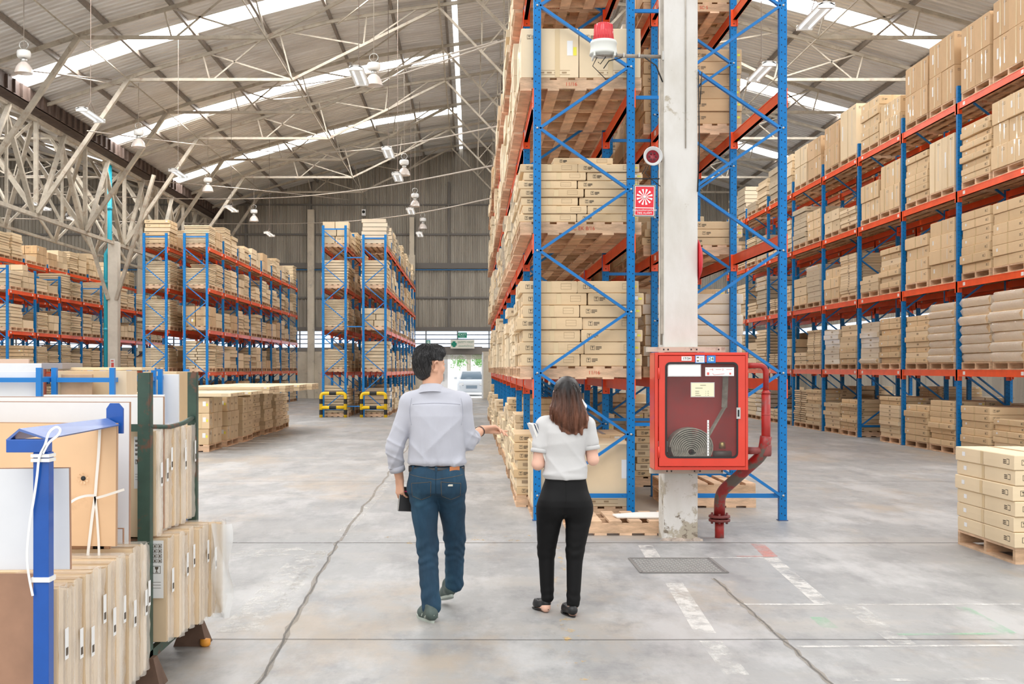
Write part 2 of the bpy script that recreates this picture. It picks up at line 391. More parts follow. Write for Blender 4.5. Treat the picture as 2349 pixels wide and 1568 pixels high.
# lattice bracing between trusses (apex line) and valley girder
g = thing('valley_girder', 'long beige lattice girder under the roof valley above left-hand racks', 'girder', (VALLEY, 0, 0))
def chord(z, w=.12): mb = MB(); mb.box(-w/2, w/2, YR0, YW0, z-w/2, z+w/2); return mb
chord(6.35).build('bottom_chord', BEIGE, g); chord(9.35).build('top_chord', BEIGE, g)
for i, Y in enumerate(TY):
    mb = MB(); mb.bar((0,Y,6.35), (0,Y,9.35), .13, .11); mb.build('vertical_member', BEIGE, g)
    if Y+4.6 < YR1:
        mb = MB(); mb.bar((.08,Y,6.4), (.08,Y+2.3,9.3), .14, .1); mb.bar((-.08,Y+2.3,9.3), (-.08,Y+4.6,6.4), .14, .1)
        mb.bar((0,Y+2.3,6.4), (0,Y+2.3,9.3), .08, .08); mb.build('diagonal_member', BEIGE, g)
        mb = MB(); mb.bar((-.1,Y,9.3), (-1.9,Y+2.3,6.3), .12, .1); mb.bar((-1.9,Y+2.3,6.3), (-.1,Y+4.6,9.3), .08, .08); mb.bar((-1.9,Y,6.3),(-1.9,Y+4.6,6.3),.09)
        mb.bar((-3.9,Y,10.4), (-1.9,Y+2.3,6.3), .08, .08); mb.bar((-2.9,Y+4.6,10.6), (0,Y+2.3,6.4), .07, .07)
        mb.build('outrigger_member', BEIGE, g)
# longitudinal rods under main roof
mb = MB()
for u, z in ((12.63,10.6), (7.53,10.6), (2.93,12.85)):
    for sg in (-1, 1): mb.bar((CX+sg*u, YR0, z), (CX+sg*u, YR1, z), .05 if u < 5 else .03)
for i in range(len(TY)-1):
    for (u0, u1) in ((3.2, 6.1), (-3.2,-6.1)):
        mb.bar((CX-u0, TY[i], roof_z(u0)-.3), (CX-u1, TY[i+1], roof_z(u1)-.3), .035)
struct(mb.build('ceiling_bracing', BEIGE))
# ------------------------------------------------------------------ far wall
YW = 61.6
def wall_mat(base, dark, st=(2.5,2.5,.25)):
    m = bpy.data.materials.new('corrugated_sheet'); m.use_nodes = True; nt = m.node_tree; b = nt.nodes['Principled BSDF']
    v = coords(nt); n1 = noise(nt, v, 1.0, 6, .65, st); n2 = noise(nt, v, 7, 5, .6)
    c = ramp(nt, n1, [(.3, dark), (.62, base)]); c = mixc(nt, ramp(nt, n2, [(.66,(0,0,0)), (.72,(.7,.7,.7))]), c, tuple(x*.45 for x in dark))
    nt.links.new(c, b.inputs['Base Color']); b.inputs['Roughness'].default_value = .55; b.inputs['Metallic'].default_value = .15; return m
CORR = wall_mat((.36,.325,.27), (.24,.21,.17))
mb = MB(); x = -31.0; pitch = .19; prof = [(0,0), (.075,0), (.1,.04), (.165,.04)]
xs = []
while x < 21: xs += [(x+a, d) for a, d in prof]; x += pitch
def top(x):
    if x < VALLEY: return roof_z(x-(CX-2*HW))
    return roof_z(x-CX)
for i, (x, d) in enumerate(xs): mb.v += [(x, YW-d, 3.72), (x, YW-d, top(x)+.1)]
for i in range(len(xs)-1): mb.f.append((2*i, 2*i+2, 2*i+3, 2*i+1)); mb.m.append(0); mb.sm.append(False)
struct(mb.build('wall_far', CORR))
mb = MB()
for z, h in ((3.68,.22), (5.35,.1), (7.05,.3), (8.72,.1), (10.3,.08)): mb.box(-31, 17.4 if z < 9.8 else 10, YW-.12, YW-.04, z-h/2, z+h/2)
for X in (-12,-8.55,-1.2,4.3,9.8): mb.box(X-.05, X+.05, YW-.13, YW-.04, 3.7, min(top(X),11.5))
struct(mb.build('wall_far_girts', M('girt_steel', (.15,.135,.12), .6)))
mb = MB(); mb.tube([(-31,YW-.2,6.83), (17,YW-.2,6.83)], .035); struct(mb.build('trim_1', M('pipe_blue', (.03,.14,.3), .5)))
DX0, DX1, DZ, DS = -2.5, .58, 2.08, 2.45
mb = MB(); mb.box(-31, DX0, YW-.12, YW+.1, 0, 2.52); mb.box(DX1, 20, YW-.12, YW+.1, 0, 2.52); mb.box(DX0, DX1, YW-.1, YW+.1, DS, 2.52)
struct(mb.build('wall_far_base', CONC))
mb = MB(); mb.box(-31, 17.4, YW-.14, YW-.02, 2.5, 2.66); mb.box(DX0, DX1, YW-.2, YW-.1, 2.35, 2.75)
struct(mb.build('wall_far_sill', M('grey_band', (.22,.2,.18), .6)))
# louvre band
mb = MB()
for k in range(4):
    z = 2.7+k*.235
    mb.quad((-31,YW-.02,z), (17.4,YW-.02,z), (17.4,YW+.1,z+.19), (-31,YW+.1,z+.19))
window(mb, M('louvre_lit', (.80,.88,1), .5, emit=.72))
mb = MB()
for k in range(5): mb.box(-31, 17.4, YW-.06, YW, 2.68+k*.235-.03, 2.68+k*.235+.02)
x = -31
while x < 17: mb.box(x, x+.06, YW-.1, YW, 2.66, 3.65); x += 1.68
struct(mb.build('wall_far_louvre_frame', M('louvre_frame', (.16,.16,.16), .5)))
mb = MB()
for X in (-24.5,-17.5,-8.5,-3.15,7.6): mb.box(X-.17, X+.17, YW-.45, YW-.12, 0, 10.0 if X == -8.5 else 7.6)
for X in (-24.5,-17.5,-8.5,-3.15): mb.box(X-.12, X+.12, YW-.4, YW-.12, 7.6, 9.6)
struct(mb.build('wall_far_pilasters', CONC))
# roller shutter and door reveal
mb = MB()
for k in range(8): mb.box(DX0, DX1, YW-.09, YW-.05+.01*(k % 2), DZ+k*.047, DZ+(k+1)*.047-.008)
struct(mb.build('door_1', M('shutter_slats', (.42,.40,.33), .5)))
mb = MB(); mb.box(DX1-.02, DX1+.06, YW-.16, YW-.1, 0, DS); mb.box(DX0-.06, DX0+.02, YW-.16, YW-.1, 0, DS)
struct(mb.build('door_1_rails', M('rail_white', (.75,.78,.8), .4)))
# right and left side walls
mb = MB()
y = 20.0; ys = []
while y < YW: ys += [(y+a*1.6, d) for a, d in prof]; y += pitch*1.6
for X, sg in ((17.46,-1), (-29.0,1)):
    o = len(mb.v)
    for y, d in ys: mb.v += [(X+sg*d, y, 3.7), (X+sg*d, y, 11.5 if X < 0 else 9.95)]
    for i in range(len(ys)-1): mb.f.append((o+2*i, o+2*i+2, o+2*i+3, o+2*i+1)); mb.m.append(0); mb.sm.append(False)
mb.box(17.4, 17.6, 20, YW, 0, 2.6); mb.box(-29.2, -29, 20, YW, 0, 2.6)
struct(mb.build('wall_sides', CORR))
mb = MB(); mb.box(17.5, 17.55, 20, YW, 2.6, 3.7); window(mb, MATS['louvre_lit'])
mb = MB(); mb.box(-29.1, -29.05, 20, YW, 2.6, 3.7); window(mb, MATS['louvre_lit'])
# ------------------------------------------------------------------ outside the door
mb = MB(); mb.box(-30, 30, YW+.2, 110, -.3, -.02); struct(mb.build('ground_outside', M('outside_ground', (.92,.92,.9), .8, var=.1)))
mb = MB(); mb.box(-25, 25, 88, 88.3, 0, 4.2); struct(mb.build('wall_outside', M('pale_wall', (.85,.88,.88), .8, var=.3, vscale=.8)))
t = thing('sliding_door', 'white door leaf standing in the bright far doorway behind the man', 'door', (-1.6, YW+.9, 0))
mb = MB(); mb.box(-.75, .33, 0, .06, 0, 2.3); mb.build('leaf', M('white_leaf', (.95,.96,.97), .4), t)
mb = MB(); mb.box(.1, .14, -.05, 0, .9, 1.3); mb.build('handle', SILVER, t)
tr = thing('tree', 'green tree with pale trunk outside beyond the parked car', 'tree', (-.2, 80, 0))
mb = MB(); mb.tube([(0,0,0), (.05,0,1.5), (0,0,3), (.2,0,4.5)], [.2,.16,.14,.1]); mb.tube([(0,0,2.4), (-.8,0,3.2), (-1.3,0,3.9)], [.09,.06,.03]); mb.tube([(0,0,2.4), (.8,0,3.1), (1.3,0,3.8)], [.09,.06,.03])
mb.build('trunk', M('bark_pale', (.55,.5,.43), .9, var=.2), tr)
mb = MB(); rr = random.Random(4)
for i in range(900):
    c = rr.choice(((-.65,2.1), (.9,2.05), (0,3.4), (-.9,3.2), (1.2,3.2), (.75,2.3)))
    p = Vector((c[0]+rr.gauss(0,.26), rr.gauss(0,.4), c[1]+rr.gauss(0,.2))); a = Vector([rr.gauss(0,1) for _ in range(3)]).normalized()*.09; b = a.orthogonal().normalized()*.05
    mb.quad(p-a, p-b, p+a, p+b)
mb.build('foliage', M('leaf_green', (.22,.48,.16), .6, var=.3), tr)
f = thing('mesh_fence', 'pale wire fence beyond the parked car outside', 'fence', (0, 77, 0))
mb = MB()
for i in range(-8, 9): mb.bar((i*1.0,0,0), (i*1.0,0,2.9), .06)
mb.build('posts', M('fence_white', (.9,.92,.92), .5), f)
mb = MB()
for z in (.3, 1.4, 2.8): mb.bar((-8,0,z), (8,0,z), .05)
mb.build('rails', MATS['fence_white'], f)
# parked car, seen from its front
car = thing('car', 'pale silver car parked outside the far loading door', 'car', (.02, 67.2, 0))
CARP = M('car_paint', (.72,.78,.86), .25, coat=.6)
def loft(secs, n=None):
    mb = MB(); mb.smooth = True; k = len(secs[0])
    for s in secs: mb.v += [tuple(p) for p in s]
    for i in range(len(secs)-1):
        for j in range(k): mb.f.append((i*k+j, i*k+(j+1) % k, (i+1)*k+(j+1) % k, (i+1)*k+j)); mb.m.append(0); mb.sm.append(True)
    mb.f += [tuple(range(k))[::-1], tuple((len(secs)-1)*k+j for j in range(k))]; mb.m += [0,0]; mb.sm += [False,False]
    return mb
def csec(y, w, z0, z1, r=.12):
    return [(-w+r,y,z0), (w-r,y,z0), (w,y,z0+r), (w,y,z1-r*1.2), (w-r,y,z1), (-w+r,y,z1), (-w,y,z1-r*1.2), (-w,y,z0+r)]
b = loft([csec(0,.62,.3,.62,.08), csec(.12,.80,.2,.78), csec(.5,.86,.18,.92), csec(1.2,.87,.18,.98), csec(2.8,.87,.18,1.0), csec(3.9,.84,.18,.98), csec(4.3,.75,.3,.85)])
b.build('body', CARP, car)
def gs(y, w, w2, z0, z1): return [(-w,y,z0), (w,y,z0), (w2,y+0,z1), (-w2,y,z1)]
loft([gs(1.05,.72,.70,.93,.97), gs(1.75,.76,.58,.93,1.42), gs(2.9,.76,.58,.93,1.44), gs(3.8,.72,.66,.93,1.0)]).build('cabin', CARP, car)
loft([gs(1.02,.66,.64,.97,.99), gs(1.70,.70,.54,.98,1.40), gs(1.74,.70,.54,.98,1.40)]).build('windscreen', M('car_glass', (.16,.24,.32), .08), car)
mb = MB(); mb.box(-.32,.32,-.02,.06,.42,.6); mb.build('grille', M('car_grille', (.25,.33,.42), .4), car)
for s in (-1, 1):
    mb = MB(); mb.box(s*.6-.14, s*.6+.14, .0, .12, .6, .74); mb.build('headlamp', M('lamp_glass', (.9,.93,.97), .1), car)
    mb = MB(); mb.lathe([(.31,-.1), (.31,.1)], (s*.76, .85, .31), 18, 'X'); mb.build('wheel', BLACK, car)
    mb = MB(); mb.lathe([(.31,-.1), (.31,.1)], (s*.76, 3.4, .31), 18, 'X'); mb.build('wheel', BLACK, car)
    mb = MB(); mb.box(s*.95-.09, s*.95+.09, 1.3, 1.4, .95, 1.08); mb.build('mirror', CARP, car)
# ------------------------------------------------------------------ far wall signs
GREEN = M('sign_green', (.0,.24,.15), .5); SGNW = M('sign_cream', (.78,.76,.66), .5); SGT = M('sign_text_green', (.25,.42,.34), .5)
t = thing('safety_sign', 'cream safety board with green cross above the far doorway', 'sign', P(1061,789,YW-.5))
mb = MB(); mb.box(-.63,.63,0,.04,-.23,.23); mb.build('board', SGNW, t)
mb = MB(); mb.box(-.59,-.31,-.01,0,-.075,.075); mb.box(-.525,-.375,-.012,0,-.15,.15); mb.build('cross', GREEN, t)
text('SAFETY FIRST', 'lettering', .142, SGT, (.165,-.012,.1), t); text('ปลอดภัยไว้ก่อน', 'lettering', .128, SGT, (.165,-.012,-.1), t)
t = thing('exit_sign', 'small green exit sign above the cream safety board', 'sign', P(1060.5,768.5,YW-.5))
mb = MB(); mb.box(-.24,.24,0,.05,-.14,.14); mb.build('board', GREEN, t)
text('EXIT', 'lettering', .17, M('sign_pale', (.6,.8,.7), .5), (0,-.01,.03), t, sx=1.2); text('ทางออก', 'lettering', .08, MATS['sign_pale'], (0,-.01,-.08), t)
t = thing('first_aid_sign', 'tiny green sign on louvres left of the safety board', 'sign', P(982.5,785.5,YW-.5))
mb = MB(); mb.box(-.11,.11,0,.04,-.14,.14); mb.build('board', M('sign_green_dull', (.1,.32,.28), .5), t)
mb = MB(); mb.box(-.03,.03,-.01,0,-.09,.09); mb.box(-.08,.08,-.013,-.0,.0,.05); mb.build('pictogram', MATS['sign_pale'], t)
for px, py, lab in ((834,487,'white wall speaker high on corrugated wall, above the middle rack'), (150,487,'white wall speaker high on corrugated wall, above the far-left rack')):
    t = thing('wall_speaker', lab, 'speaker', P(px,py,YW-.4), 'wall speakers')
    mb = MB(); mb.box(-.1,.1,0,.2,-.17,.17); mb.build('housing', WHITE, t); mb = MB(); mb.lathe([(.08,-.01),(.08,.0)], (0,0,.03), 14, 'Y'); mb.build('grille', BLACK, t)
# ------------------------------------------------------------------ hanging lamps
LW = M('lamp_enamel', (.82,.82,.80), .35); LG = M('reflector', (.78,.70,.64), .3, alpha=.92, coat=.5); TUBE = M('fluorescent_tube', (.95,.97,1), .4, emit=.6)
def ceil_at(x): return top(x)
def highbay(x, y, z, lab):
    t = thing('high_bay_lamp', lab, 'lamp', (x, y, z), 'high bay lamps')
    mb = MB(); mb.lathe([(.225,-.02), (.22,.02), (.19,.12), (.13,.21), (.07,.26)], cap=False, n=24); mb.lathe([(.212,-.02),(.18,.12),(.12,.2),(.06,.25)][::-1], cap=False, n=24); mb.build('reflector', LG, t)
    mb = MB(); mb.lathe([(.05,.25), (.075,.26), (.075,.34), (.05,.35)]); mb.build('socket', SILVER, t)
    mb = MB(); mb.lathe([(.10,.36), (.15,.37), (.17,.41), (.17,.5), (.15,.54), (.05,.56)], n=10); mb.build('ballast', LW, t)
    mb = MB(); mb.tube([(.11*math.cos(a), 0, .68+.1*math.sin(a)) for a in np.linspace(-1.2, 4.3, 14)], .01, 6); mb.build('hook', SILVER, t)
    mb = MB(); mb.tube([(0,0,.6), (0,0,ceil_at(x)-z)], .009, 5); mb.build('cable', M('cable_tan', (.42,.36,.30), .7), t)
    mb = MB(); mb.lathe([(.04,.05),(.06,.1),(.05,.18),(.03,.24)]); mb.build('bulb', M('bulb_glass', (.9,.88,.84), .2), t)
hb = [(-11.0,28.4), (-10.8,37.5), (-10.6,46.5), (-10.4,55.3)]
for i, (x, y) in enumerate(hb): highbay(x, y, 8.85-.07*i, f'bell-shaped hanging lamp, {ORD[i+1]} nearest in the row beside the roof valley')
for i, (x, y) in enumerate([(-2.43,28.8), (-2.45,42.2), (-2.45,50.3), (-2.45,58.4)]): highbay(x, y, 8.65, f'bell-shaped hanging lamp, {ORD[i+1]} nearest in the row below the ridge')
def fluoro(x, y, z, lab):
    t = thing('fluorescent_fixture', lab, 'lamp', (x, y, z), 'fluorescent fixtures')
    mb = MB(); mb.prism([(-.15,.0), (-.05,.06), (.05,.06), (.15,.0), (.13,-.0), (.04,.04), (-.04,.04), (-.13,0)], 0, 1.25); mb.build('housing', LW, t)
    for s in (-.075, .075): mb = MB(); mb.lathe([(.019,.05), (.019,1.2)], (s,0,-.005), 10, 'Y'); mb.build('tube', TUBE, t)
    for yy in (0, 1.2):
        mb = MB(); mb.box(-.13,.13,yy,yy+.05,-.04,.045); mb.build('end_cap', LW, t)
    mb = MB(); mb.tube([(0,.3,.06), (0,.6,.3), (0,.62,ceil_at(x)-z)], .008, 5); mb.tube([(0,.95,.06), (0,.62,.3)], .008, 5)
    mb.tube([(.06*math.cos(a),.62+.02*math.sin(a*3),.16+.06*math.sin(a)) for a in np.linspace(0,9,20)], .006, 4); mb.build('cable', BROWN, t)
for i, y in enumerate((25.5,33.3,40.8,48.6)): fluoro(-8.6, y, 7.3, f'twin-tube white fixture, {ORD[i+1]} nearest in the row over the wide aisle')
for i, y in enumerate((22,30,33.9,41.4,48.7)): fluoro(-2.2, y, 7.3, f'twin-tube white fixture, {ORD[i+1]} nearest in the row below the ridge')
for i, y in enumerate((18.2,21.7)): fluoro(5.6, y, 7.3, f'twin-tube white fixture hanging beside the tall column rack, {("nearer","farther")[i]} one')
for i, (px, py, Y) in enumerate(((75,468,36), (160,500,44))): p = P(px, py, Y); fluoro(p.x, p.y, p.z, f'twin-tube white fixture left of the valley girder, {("nearer","farther")[i]} one')
# drooping wires
for i, pts in enumerate([((0,155,30),(600,200,42),(1140,95,22)), ((0,440,40),(600,455,50),(1130,380,24)), ((0,500,45),(700,512,58),(1125,455,30)), ((130,170,32),(620,228,44),(1165,90,20)), ((200,300,35),(700,350,50),(1140,290,25)), ((0,405,40),(350,415,48),(800,458,59))]):
    a, b, c = [P(*p) for p in pts]; mb = MB(); mb.tube([a*(1-t)**2+(2*b-(a+c)/2)*2*t*(1-t)+c*t*t for t in np.linspace(0,1,16)], .02, 5)
    w_ = mb.build('overhead_wire', MATS['cable_tan']); tag(w_, f'thin tan wire drooping across the hall, {ORD[i+1]} of those strung under the roof', 'wire', 'overhead wires')
# ------------------------------------------------------------------ pallet racks
def post_mesh(h, w=.078, d=.07):
    mb = MB(); mb.box(-w/2, w/2, -d/2, d/2, .006, h); mb.mi = 1; mb.box(-.05, .05, -.045, .05, 0, .008)
    return mb
PM = {}
def rack(name, label, xl, xr, y0, L, n, levels, h, pitch, znode, lowside, near=2, skip=(), heights=None):
    """xl/xr post centres; znode = height of the first node on the low side"""
    t = thing('pallet_rack', label, 'pallet rack', ((xl+xr)/2, y0, 0)); hw = (xr-xl)/2
    for i in range(n+1):
        y = i*L; hh = heights.get(i, h) if heights else h
        mb = MB(); s = lowside; z = znode; mb.bar((-hw*.97,y,.258), (hw*.97,y,.258), .03, .045)
        zz = [(s, z)]; side = s
        seq = [(s if ((k % 2) == 0) else -s, .262+.636*k*pitch/1.28) for k in range(int((hh-.3)/(.636*pitch/1.28))+1)]
        if s == 1: pass
        for (a, za), (b, zb) in zip(seq[:-1], seq[1:]):
            mb.bar((a*hw*.95, y-.012, za), (b*hw*.95, y-.012, zb), .028, .048, up=(0,1,0))
        mb.bar((-hw*.97,y,hh-.12), (hw*.97,y,hh-.12), .03, .045)
        fr = mb.build('frame_bracing', BLUE, t)
        for sx in (-1, 1):
            key = round(hh, 2)
            if key not in PM: PM[key] = post_mesh(hh).mesh('post', [PERF, steel('base_plate', (.05,.09,.2))])
            link('post', PM[key], (sx*hw, y, 0), fr)
        if i < near:
            mb = MB()
            for a, za in seq: mb.lathe([(.012,-.045), (.012,-.03)], (a*hw, y, za), 8, 'Y')
            mb.build('bolts', SILVER, fr)
    for lv, z in enumerate(levels):
        for i in range(n):
            for sx in (-1, 1):
                X = sx*hw; ya, yb = i*L+.04, (i+1)*L-.04; zc = z-.065
                mb = MB(); o = sx*.012
                mb.box(X-.022+o, X+.022+o, ya, yb, z-.12, z); mb.box(X-.026+o, X+.026+o, ya, yb, z-.012, z); mb.box(X-.026+o, X+.026+o, ya, yb, z-.12, z-.108)
                for yy in (ya-.04, yb-.0):
                    mb.box(X+sx*.036, X+sx*.046, yy-.036, yy+.076, z-.2, z+.0); 
                mb.box(X-.037, X+.037, ya-.004, ya+.003, z-.2, z+.0); mb.box(X-.037, X+.037, yb-.006, yb+.004, z-.2, z+.005)
                mb.mi = 1
                if (i*7+lv*3+sx) % 3: mb.box(X+sx*.037-.0035, X+sx*.037+.0035, ya+.12, ya+.2, z-.09, z-.03); mb.box(X+sx*.037-.0035, X+sx*.037+.0035, yb-.3, yb-.22, z-.09, z-.03)
                bo = mb.build('beam', [ORANGE, WHITE], t)
                if i < near:
                    mb = MB(); mb.box(X-.038, X+.038, yb-.012, yb-.0065, z-.2, z+.006); mb.box(X+sx*.0365, X+sx*.043, yb-.01, yb+.05, z-.2, z+.006); mb.build('beam_connector', ORANGE, bo)
                    mb = MB()
                    for zz2 in (z-.17, z-.1): mb.lathe([(.007,-.003),(.007,.0)], (X, yb-.012, zz2), 8, 'Y')
                    mb.build('connector_bolts', BLACK, bo)
    return t
LM = [1.47, 2.98, 4.49, 6.0]
MX0, MX1, SX0, SX1 = .686, 1.66, 2.265, 3.24
MY, ML, MN = 12.03, 2.27, 11
rack('centre', 'tall blue and orange pallet rack behind the woman, fully loaded with cartons', MX0, MX1, MY, ML, MN, LM, 6.9, 1.28, .9, -1, 2)
rack('column', 'tall blue and orange pallet rack with an empty first bay, behind the red hose cabinet', SX0, SX1, MY, ML, MN, LM, 6.9, 1.28, .9, 1, 2)
LR = [1.56, 3.17, 4.82, 6.43]
RX, RY, RL, RN = 8.93, 21.15-2.71, 2.71, 8
rack('right', 'long pallet rack facing the right-hand aisle, loaded with cartons up to the roof', RX, RX+.88, RY, RL, RN, LR, 6.75, 1.28, .9, -1, 0)
rack('right_rear', 'pallet rack standing back to back behind the right-hand aisle rack', RX+1.35, RX+2.2, RY, RL, RN, LR, 6.75, 1.28, .9, -1, 0)
LL = [1.47, 2.84, 4.2, 5.55]
FY, FL, FN = 37.7, 2.41, 8
rack('left_outer', 'pallet rack left of centre in the distance, its aisle side hidden, left of a twin', -10.68, -9.95, FY, FL, FN, LL, 6.0, 1.17, .9, -1, 0)
rack('left', 'distant pallet rack left of centre whose long loaded side faces the wide aisle', -9.36, -8.62, FY, FL, FN, LL, 6.0, 1.17, .9, 1, 0)
rack('mid_outer', 'distant middle pallet rack, left one of the pair with yellow guards', -4.83, -4.1, FY, FL, FN, LL, 6.25, 1.17, .9, -1, 0)
rack('mid', 'distant middle pallet rack, right one of the pair with yellow guards', -3.52, -2.8, FY, FL, FN, LL, 5.95, 1.17, .9, 1, 0)
rack('far_left', 'far-left pallet rack behind the white column and turquoise pipe', -16.1, -15.3, FY+.4, FL, FN, LL[:3], 5.0, 1.17, .9, 1, 0)
rack('far_left_rear', 'farthest-left pallet rack rising behind another at the left edge', -17.6, -16.8, FY-1.6, FL, FN+1, LL, 5.7, 1.17, .9, 1, 0)
# ties between twin racks
for z, y in ((4.4,0), (1.0,0), (4.4,1), (5.3,0), (.95,1), (2.75,1)):
    mb = MB(); mb.bar((MX1+.03, 0, 0), (SX0-.03, 0, 0), .03, .035); o = mb.build('rack_tie', BLUE, None, (0, MY+y*ML, z)); tag(o, f'short blue tie bar, {"topmost" if (z, y) in ((5.3,0), (4.4,1)) else "lowest" if z < 1.1 else "middle"} of those joining the {"front" if not y else "second"} frames of the near racks', 'tie bar', 'rack tie bars')
for z in (2.95, .35, 5.2):
    mb = MB(); mb.bar((-4.1+.03, 0, 0), (-3.52-.03, 0, 0), .03, .035); o = mb.build('rack_tie', BLUE, None, (0, FY, z)); tag(o, f'short blue tie bar joining the distant middle rack pair, {"topmost" if z > 5 else "lowest" if z < 1 else "middle one"}', 'tie bar', 'rack tie bars')
# ------------------------------------------------------------------ load planning: every carton and pallet as data first
BOX, PAL = [], []
rb = random.Random(11)
def padd(x0, x1, y0, y1, z, lab, wide=True):
    PAL.append(dict(x0=x0, x1=x1, y0=y0, y1=y1, z=z, lab=lab))
def stack(x0, x1, y0, y1, z, style, nl, where, nx=2, ny=1, hh=None, jit=None, pallet=True, aisle=-1, topx=0):
    """aisle: -1 when the aisle is on the -x side. where: words saying where the stack stands"""
    if pallet: padd(x0, x1, y0, y1, z, where); z += .135
    far = y0 > 30; gp = .016 if far else .004
    mats = {'flat': CARD, 'mid': CARD, 'big': CARDL, 'wrap': FILM, 'slab': CARD, 'brown': CARDB, 'tall': CARDB}[style]
    hh = hh or {'flat':.10, 'mid':.24, 'big':.5, 'wrap':.13, 'slab':.055, 'brown':.3, 'tall':.62}[style]
    j = jit if jit is not None else {'flat':.03, 'mid':.025, 'big':.01, 'wrap':.03, 'slab':.02, 'brown':.02, 'tall':.01}[style]
    word = {'flat':'flat', 'mid':'tan', 'big':'large pale', 'wrap':'film-wrapped', 'slab':'thin', 'brown':'brown', 'tall':'tall brown'}[style]
    for k in range(nl):
        bond = (k % 2) and nx > 1 and style in ('mid', 'flat')
        sh = rb.uniform(-j, j)
        for a in range(nx):
            for b in range(ny):
                if k == nl-1 and nl > 2 and topx and (a*ny+b) % 2: continue
                w, l = (x1-x0)/nx, (y1-y0)/ny; m = .012 if far else .004
                bx0 = x0+a*w+m+sh+rb.uniform(-j,j)*.5; bx1 = x0+(a+1)*w-m+sh+rb.uniform(-j,j)*.0
                by0 = y0+b*l+m; by1 = y0+(b+1)*l-m
                if nx > 1: # bond offset shifts the middle joint only
                    off = (.04 if bond else -.02)
                    if a == 0: bx1 += off
                    if a == 1 and nx == 2: bx0 = x0+a*w+m+sh+off
                dy = rb.uniform(-j,j)*.5
                col = ''
                if nx > 1: col += ('aisle-side' if ((a == 0) == (aisle < 0)) else 'inner') if nx == 2 else ('aisle-side', 'middle', 'inner')[a if aisle < 0 else 2-a]
                if ny > 1: col += ' '+(('front','rear') if ny == 2 else ('front','middle','rear','last'))[b]
                wl = f'{word} carton, {ORD[k+1]} layer {col.strip()}, '.replace('layer ,', 'layer,')+where
                BOX.append(dict(c=((bx0+bx1)/2, (by0+by1)/2+dy, z+k*hh), d=(bx1-bx0, by1-by0, hh-gp), m=mats, style=style, lab=wl, rz=rb.uniform(-1,1)*j*.35, aisle=aisle))
    return z+nl*hh
TIER = ['ground','first','second','third','top']
def load_rack(rname, xf, xb, y0, L, n, levels, top_clear, styles, aisle, skipbays=(), npal=2, special=None, ground=True):
    xa, xc = min(xf,xb), max(xf,xb); oh = .12 if rname == 'centre rack' else (.1 if 'hose' in rname else .02)
    for i in range(n):
        if i in skipbays: continue
        for lv, z in enumerate(([0.0] if ground else [None])+list(levels)):
            if z is None: continue
            nxt = (list(levels)+[levels[-1]+top_clear])[lv]; room = nxt-z-.135-(.3 if lv < len(levels) else 0)
            for p in range(npal):
                if special and (i, lv, p) in special:
                    r = special[i, lv, p]
                    if r is None: continue
                    r(z, i, p); continue
                if special and (i, lv) in special:
                    if p == 0: special[i, lv](z, i)
                    continue
                g_ = .06 if oh > .05 else .13; a = y0+i*L+g_+p*(L-2*g_)/npal; b = a+(L-2*g_)/npal-rb.uniform(.04,.12)
                st = rb.choice(styles[lv] if isinstance(styles, dict) else styles)
                fill = rb.uniform(.62, 1.0) if rb.random() < .85 else .3
                hgt = {'flat':rb.choice((.09,.11,.13)), 'mid':rb.choice((.2,.24,.28)), 'big':rb.choice((.42,.5)), 'wrap':.135, 'slab':.055, 'brown':rb.choice((.26,.33)), 'tall':.62}[st]
                nl = max(1, int(room*fill/hgt)); nx = {'flat':rb.choice((1,2)), 'mid':2, 'big':2, 'wrap':1, 'slab':1, 'brown':2, 'tall':2}[st]
                ny = {'flat':1, 'mid':rb.choice((1,2)), 'big':2, 'wrap':1, 'slab':1, 'brown':rb.choice((2,3)), 'tall':2}[st]
                ex = rb.uniform(0,.05)
                w = f'{("nearer","farther")[p]} pallet, {TIER[lv]} tier, {ORD[i+1]} bay, {rname}'
                stack(xa-(oh if aisle < 0 else .05)-ex, xc+(oh if aisle > 0 else .05)+ex, a, b, z, st, nl, w, nx, ny, hgt, aisle=aisle, topx=rb.random() < .4)
# ---- centre rack, first bays matched by eye
CXa, CXb = .515, 1.78
def cstack(style, nl, h, nx=2, ny=1, extra=None, l=1.02, xa=None, xb=None):
    def f(z, i, p):
        a = MY+i*ML+.07+p*1.1; w = f'{("nearer","farther")[p]} pallet, {TIER[[0]+LM and (LM.index(z)+1 if z else 0)]} tier, {ORD[i+1]} bay, centre rack'
        stack(xa or CXa, xb or CXb, a, a+l, z, style, nl, w, nx, ny, h)
        if extra: extra(z, a, w)
    return f
def topslab(z, a, w):
    BOX.append(dict(c=(1.17,a+.5,z+.135+7*.087), d=(.62,.9,.07), m=CARD, style='flat', lab='single flat carton lying on top of the stack above, '+w, rz=.02, aisle=-1))
sp = {(0,1,0): cstack('flat',7,.128), (0,2,0): cstack('flat',7,.087,extra=topslab), (0,3,0): cstack('big',1,.52), (0,4,0): cstack('mid',3,.3),
      (0,1,1): cstack('flat',7,.125), (0,2,1): cstack('flat',8,.085), (0,3,1): cstack('flat',2,.11), (0,4,1): cstack('big',2,.45),
      (0,0,0): cstack('big',1,.66,1,xa=.64,xb=1.70), (0,0,1): cstack('flat',7,.1)}
load_rack('centre rack', MX0, MX1, MY, ML, MN, LM, .95, {0:['flat','flat','mid','slab'],1:['flat','mid','big'],2:['flat','big','wrap'],3:['flat','mid','big'],4:['mid','big','brown','flat']}, -1, special=sp)
